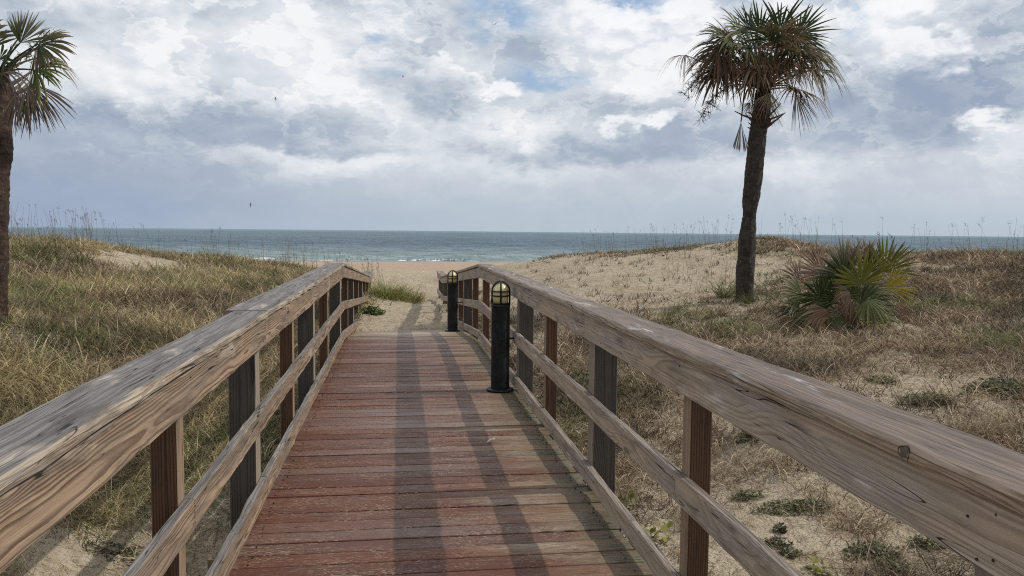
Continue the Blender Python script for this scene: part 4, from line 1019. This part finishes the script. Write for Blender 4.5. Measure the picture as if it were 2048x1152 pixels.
    # dead fan hanging on a bowed stalk, folded fan hanging down, tattered fan in front of the stem
    mb = MB(); b, m_, h = W(1535, 178), W(1575, 172), W(1592, 188); petiole(mb, b, m_, .016, .012, BRN, .04); petiole(mb, m_, h, .012, .009, BRN, .03)
    fan(mb, h, W(1606, 240)-h, TOCAM+np.array([.4, 0, .1]), .62, nseg=22, spread=1.6, droop=.25, c0=BRN, c1=DBRN, web=.4, tipd=.3); mb.build('dead_frond', FROND, e, loc=h)
    mb = MB(); b, h = W(1490, 172), W(1482, 244); petiole(mb, b, h, .015, .012, BRN, 0); fan(mb, h, W(1477, 305)-h, TOCAM, .54, nseg=18, spread=.62, droop=.02, c0=GREY, c1=GREY, web=.9, tipd=.05, rag=.06); mb.build('dead_frond', FROND, e, loc=h)
    mb = MB(); h = W(1538, 186, -.28); fan(mb, h, np.array([-.15, -.1, -1]), TOCAM, .50, nseg=22, spread=2.0, droop=.1, c0=SILV, c1=GREY, web=.3, tipd=.1, rag=.25); mb.build('dead_frond', FROND, e, loc=h)
    mb = MB(); h = W(1500, 205, -.1); fan(mb, h, np.array([-.5, -.1, -.7]), TOCAM, .28, nseg=12, spread=1.6, droop=.1, c0=BRN, c1=GREY, web=.3); mb.build('dead_frond', FROND, e, loc=h)
    flower_stalk(e, [W(1515, 160), W(1450, 130), W(1400, 150), W(1368, 190)], 60, DBRN)
    flower_stalk(e, [W(1512, 170), W(1465, 168), W(1425, 195), W(1403, 232)], 55, DBRN)
    flower_stalk(e, [W(1535, 172), W(1570, 165), W(1595, 180), W(1610, 200)], 26, DBRN)
right_palm()

def left_palm():
    Y = 9.2; W = lambda x, y, dy=0: atY(x, y, Y+dy)
    base = W(-16, 655); base[2] = float(height(base[:1], base[1:2])[0])
    e = empty('palm_tree', base, 'brown stemmed palm cut off by the picture edge, green fans over hanging grey ones', 'palm tree', 'palms on the dunes')
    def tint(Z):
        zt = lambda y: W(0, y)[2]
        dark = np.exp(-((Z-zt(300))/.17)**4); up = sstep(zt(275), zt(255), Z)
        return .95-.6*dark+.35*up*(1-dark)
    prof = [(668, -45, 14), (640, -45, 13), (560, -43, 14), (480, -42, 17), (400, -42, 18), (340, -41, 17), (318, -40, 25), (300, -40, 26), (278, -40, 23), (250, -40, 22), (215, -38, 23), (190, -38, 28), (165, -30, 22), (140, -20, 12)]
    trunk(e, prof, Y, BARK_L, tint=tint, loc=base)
    hc = W(-4, 150); boots(e, W(-6, 180), .17, 24, W(0, 205)[2], W(0, 150)[2], GREY, L=(.12, .3))
    spec = [  # stalk end, direction point, depth, size, colours, droop
        (36, 78, 40, 40, .1, .26, GREEN2, GREY, .0, 1.0), (40, 86, 66, 42, .1, .38, GREEN, SILV, .08, 2.3), (76, 88, 118, 92, -.1, .42, GREEN, TAN, .35, 2.6), (68, 140, 112, 152, -.25, .40, GREEN2, YEL, .4, 2.4),
        (0, 118, 2, 70, -.3, .32, GREEN, GREEN2, .15, 3.2), (14, 122, 30, 90, -.5, .32, GREEN, GREEN2, .3, 2.6), (-40, 90, -80, 50, 0, .5, GREEN, TAN, .3, 3.4), (-60, 140, -120, 140, 0, .5, GREEN, TAN, .5, 3.4), (-26, 100, -46, 50, .3, .36, GREEN, GREEN2, .15, 3.0),
        (72, 96, 84, 120, .4, .34, BRN, TAN, .6, 1.6), (92, 112, 128, 125, .4, .34, GREEN2, TAN, .6, 2.0), (-50, 180, -100, 220, .1, .45, BRN, GREY, .7, 3)]
    for (hx, hy, tx, ty, dy, R, c0, c1, dr, sp) in spec:
        b = hc; h = W(hx, hy, dy); d = W(tx, ty, dy*1.5)-h
        pal_frond(e, b, h, R, d=d, c0=c0, c1=c1, droop=dr, tipd=dr*.9, nseg=20, spread=sp, web=.58, rag=.12, pr=.013, sag=.03, fold=.5, nrm=np.array([0, 0, .6])+TOCAM*1.0)
    for (hx, hy, tx, ty, dy, R, sp) in [(62, 166, 98, 222, -.35, .44, 1.5), (40, 172, 52, 235, -.4, .37, 1.3), (54, 170, 80, 240, -.45, .39, 1.3), (30, 180, 36, 235, -.3, .34, 1.0)]:
        mb = MB(); h = W(hx, hy, dy); petiole(mb, hc+[0, 0, -.02], h, .013, .008, GREY, .08)
        fan(mb, h, W(tx, ty, dy)-h, TOCAM+np.array([.2, 0, .3]), R, nseg=24, spread=sp, droop=.2, c0=lin(112, 98, 86), c1=lin(84, 70, 58), web=.6, tipd=.3, rag=.15, fold=.6); mb.build('dead_frond', FROND, e, loc=h)
    for (x, y) in [(100, 60), (125, 70)]:
        flower_stalk(e, [hc, W(50, 110), W(x, y)], 14, GREY)
left_palm()

def palmetto():
    Y = 11.6; W = lambda x, y, dy=0: atY(x, y, Y+dy)
    base = W(1690, 660); base[2] = float(height(base[:1], base[1:2])[0])
    e = empty('palmetto_bush', base, 'low fan leaved palmetto bush, green yellow and grey, right of the whole palm', 'palmetto')
    DG = lin(62, 70, 38); YG = lin(142, 126, 46); MG = lin(104, 106, 48); PINK = lin(124, 100, 84)
    L = [  # stalk end, tip direction, depth, size, colours, droop, spread
        (1722, 568, 1728, 500, -.35, .55, MG, YG, .05, 3.6), (1690, 555, 1668, 480, -.1, .68, DG, SILV, .1, 2.4), (1768, 545, 1800, 480, .1, .58, MG, GREEN2, .12, 2.2), (1772, 575, 1850, 560, -.1, .48, YG, YEL, .12, 1.9),
        (1640, 598, 1640, 550, -.25, .46, DG, DG, .1, 4.0), (1606, 592, 1545, 575, -.1, .48, GREEN2, SILV, .25, 2.4), (1645, 548, 1600, 500, .2, .56, PINK, BRN, .15, 2.2), (1655, 620, 1620, 660, -.4, .46, BRN, TAN, .4, 2.6),
        (1705, 612, 1680, 665, -.45, .38, DBRN, BRN, .5, 2.2), (1725, 625, 1790, 640, -.4, .56, MG, GREEN2, .45, 2.8), (1630, 630, 1570, 660, -.3, .46, GREEN2, PINK, .5, 2.6), (1690, 630, 1700, 690, -.5, .40, DG, GREEN, .4, 3.2), (1745, 640, 1800, 660, -.3, .44, DG, GREEN, .4, 3),
        (1730, 520, 1725, 470, .4, .42, BRN, SILV, .2, 2.4), (1670, 575, 1690, 520, .25, .6, GREEN, TAN, .15, 3), (1740, 590, 1800, 600, .3, .48, GREEN, TAN, .3, 3), (1600, 620, 1560, 620, .2, .42, GREEN, TAN, .4, 3), (1690, 560, 1640, 470, .3, .62, GREEN, SILV, .2, 1.8), (1650, 640, 1640, 690, -.2, .42, DG, BRN, .5, 3), (1700, 585, 1640, 600, -.55, .34, DBRN, BRN, .5, 2.4),
        (1735, 600, 1760, 640, -.5, .4, GREEN2, TAN, .5, 3), (1610, 640, 1560, 690, -.3, .46, BRN, TAN, .5, 2.4), (1650, 650, 1620, 710, -.5, .42, BRN, PINK, .4, 2.2), (1740, 655, 1800, 690, -.4, .44, DG, GREEN2, .5, 2.6), (1700, 655, 1720, 710, -.5, .42, DG, GREEN, .3, 2.6),
        (1680, 600, 1670, 540, -.2, .48, DG, DG, .15, 3.6), (1660, 590, 1610, 560, .1, .5, DG, GREEN, .2, 3), (1720, 610, 1770, 590, 0, .5, DG, DG, .2, 3.4), (1690, 640, 1660, 650, -.3, .44, DG, DG, .4, 3.4), (1740, 545, 1760, 480, .3, .5, GREEN, TAN, .1, 2.2), (1710, 530, 1690, 460, .2, .46, PINK, SILV, .15, 1.6), (1600, 560, 1570, 520, .2, .42, PINK, SILV, .15, 1.6), (1790, 610, 1830, 640, .1, .4, BRN, TAN, .5, 2)]
    for (hx, hy, tx, ty, dy, R, c0, c1, dr, sp) in L:
        h = W(hx, hy, dy); d = W(tx, ty, dy*1.3)-h
        pal_frond(e, base+[rng.normal(0, .1), rng.normal(0, .1), .05], h, R, d=d, c0=c0, c1=c1, droop=dr, tipd=dr*.8, nseg=24, spread=sp, web=.6, rag=.15, pr=.009, sag=0, fold=.3, tipk=3.4, nrm=TOCAM+np.array([.2, 0, .5]))
palmetto()

# ------------------------------------------------------------------ birds and a twig
BIRD_W = plain('bird_white', lin(232, 232, 230), .7); BIRD_D = plain('bird_dark', lin(40, 40, 44), .6); BIRD_G = plain('bird_grey', lin(120, 124, 130), .7)
def loft(P, R, flat=1.0, S=10):
    th = np.linspace(0, 2*PI, S, endpoint=False); P = np.array(P, float); V = []
    for p, r in zip(P, R): V.append(np.stack([np.full(S, p[0]), p[1]+r*np.cos(th)*flat, p[2]+r*np.sin(th)], -1))
    return np.concatenate(V), grid_quads(len(P), S, True)
def shore_bird(name, loc, rz, label, dark, s=1.0, group='birds resting at the water'):
    e = empty(name, loc, label, 'bird', group); c = np.array([0, 0, 0.])
    mb = MB(); V, Q = loft([(-.24, 0, .17), (-.16, 0, .175), (-.05, 0, .18), (.07, 0, .20), (.13, 0, .24), (.16, 0, .285), (.19, 0, .30), (.225, 0, .295), (.235, 0, .29)], [.006, .035, .068, .066, .042, .033, .036, .024, .004]); mb.add(V*s, Q)
    o = mb.build('body', BIRD_W, None, True); o.parent = e
    mb = MB(); V, Q = loft([(.228, 0, .292), (.25, 0, .289), (.28, 0, .282)], [.012, .009, .002], S=6); mb.add(V*s, Q); o = mb.build('beak', BIRD_D if dark else plain('beak_orange', lin(200, 130, 50), .5), None); o.parent = e
    for y in (-1, 1):
        mb = MB(); V, Q = loft([(-.28, y*.02, .178), (-.15, y*.045, .19), (0, y*.056, .205), (.09, y*.05, .215)], [.004, .035, .045, .008], .45); mb.add(V*s, Q); o = mb.build('wing', BIRD_D if dark else BIRD_G, None, True); o.parent = e
        mb = MB(); V, Q, T = tube(np.array([(-.01, y*.025, .13), (-.005, y*.025, .07), (0, y*.025, 0), (.03, y*.025, .002)])*s, .006*s, 5); mb.add(V, Q, T); o = mb.build('leg', BIRD_D, None); o.parent = e
    e.rotation_euler = (0, 0, rz); return e
def on_beach(px, Y):
    q = atY(px, 522, Y); q[2] = max(float(height(q[:1], np.array([Y]))[0]), SEA-.06); return q
for (px, Y, rz, lab) in [(696, 111.5, .4, 'lone white gull by the water above the end of the lampless railing'), (728, 111.8, 2.6, 'white gull standing alone above the tall grass clump'), (815, 111.6, 2.9, 'large white gull before the rolling wave, first of the loose row'),
                          (837, 105.5, .3, 'white gull standing lowest, on the dry sand'), (840, 111.5, .2, 'white gull behind the one on the dry sand'), (861, 112.2, 2.8, 'white gull raised in the middle of the white foam')]:
    shore_bird('gull', on_beach(px, Y), rz, lab, False, 1.25)
for k, px in enumerate([852, 873, 880, 884, 889, 894, 899, 903, 907, 910]):
    shore_bird('shore_bird', on_beach(px, 111.2+.6*rng.random()), rng.uniform(2.4, 3.6) if k % 3 else .2, 'small black and white bird in the tight row at the water edge', True, 1.15, 'black and white birds in a row')
shore_bird('shore_bird', on_beach(927, 111.2), 3.0, 'small black and white bird apart from the row, nearest the farther lamp', True, 1.3)
def flying(px, py, D, az, roll, span, label):
    q = CO+ray(px, py)*D; e = empty('flying_bird', q, label, 'bird', 'birds in flight')
    s = span
    mb = MB(); V, Q = loft([(-.22, 0, 0), (-.12, 0, .0), (0, 0, .005), (.12, 0, .01), (.2, 0, .02), (.24, 0, .015)], [.02, .05, .065, .05, .04, .005]); mb.add(V*s, Q); o = mb.build('body', BIRD_G, None, True); o.parent = e
    for y in (-1, 1):
        ch = [(.0, .0, .14), (.25, .10, .14), (.45, .12, .11), (.7, .02, .07), (.85, -.06, .015)]; top = []; bot = []
        for (sp_, zz, c) in ch:
            x = .06-(sp_-.4)*.18*(sp_ > .4); top += [(x, y*(sp_+.03), zz+.008)]; bot += [(x-c, y*(sp_+.03), zz)]
        V = np.array(top+[(a[0]-.03, a[1], a[2]+.012) for a in top]+bot); n = len(top); mb = MB(); mb.add(V*s, np.concatenate([grid_quads(3, n), grid_quads(3, n)[:, ::-1]]))
        o = mb.build('wing', BIRD_D, None, True); o.parent = e
    e.rotation_euler = (roll, .1, az); return e
flying(551, 198, 62, .3, .5, .5, 'dark winged bird flying in front of the long grey cloud bank'); flying(501, 410, 75, .2, .5, .55, 'tiny bird gliding low over the sea horizon'); flying(991, 48, 75, 1.2, -.5, .55, 'bird flying highest, under the blue gap in the clouds'); flying(806, 153, 85, .3, .4, .5, 'bird flying between the cloud bank and the highest bird')
m, t, b = material('pale_feather'); b.inputs['Base Color'].default_value = (.55, .52, .46, 1)
def feather():
    a, c = atZ(974, 885, DECK+.008), atZ(990, 877, DECK+.012); mb = MB(); P = np.linspace(a, c, 6); P[:, 2] += np.sin(np.linspace(0, PI, 6))*.006
    V, Q, T = tube(P, [.003, .008, .010, .009, .006, .002], 6); mb.add(V, Q, T)
    tag(mb.build('dry_leaf', m, None, True, loc=(a+c)/2), 'narrow pale dry leaf lying on the planks in front of the nearer lamp', 'leaf')
feather()
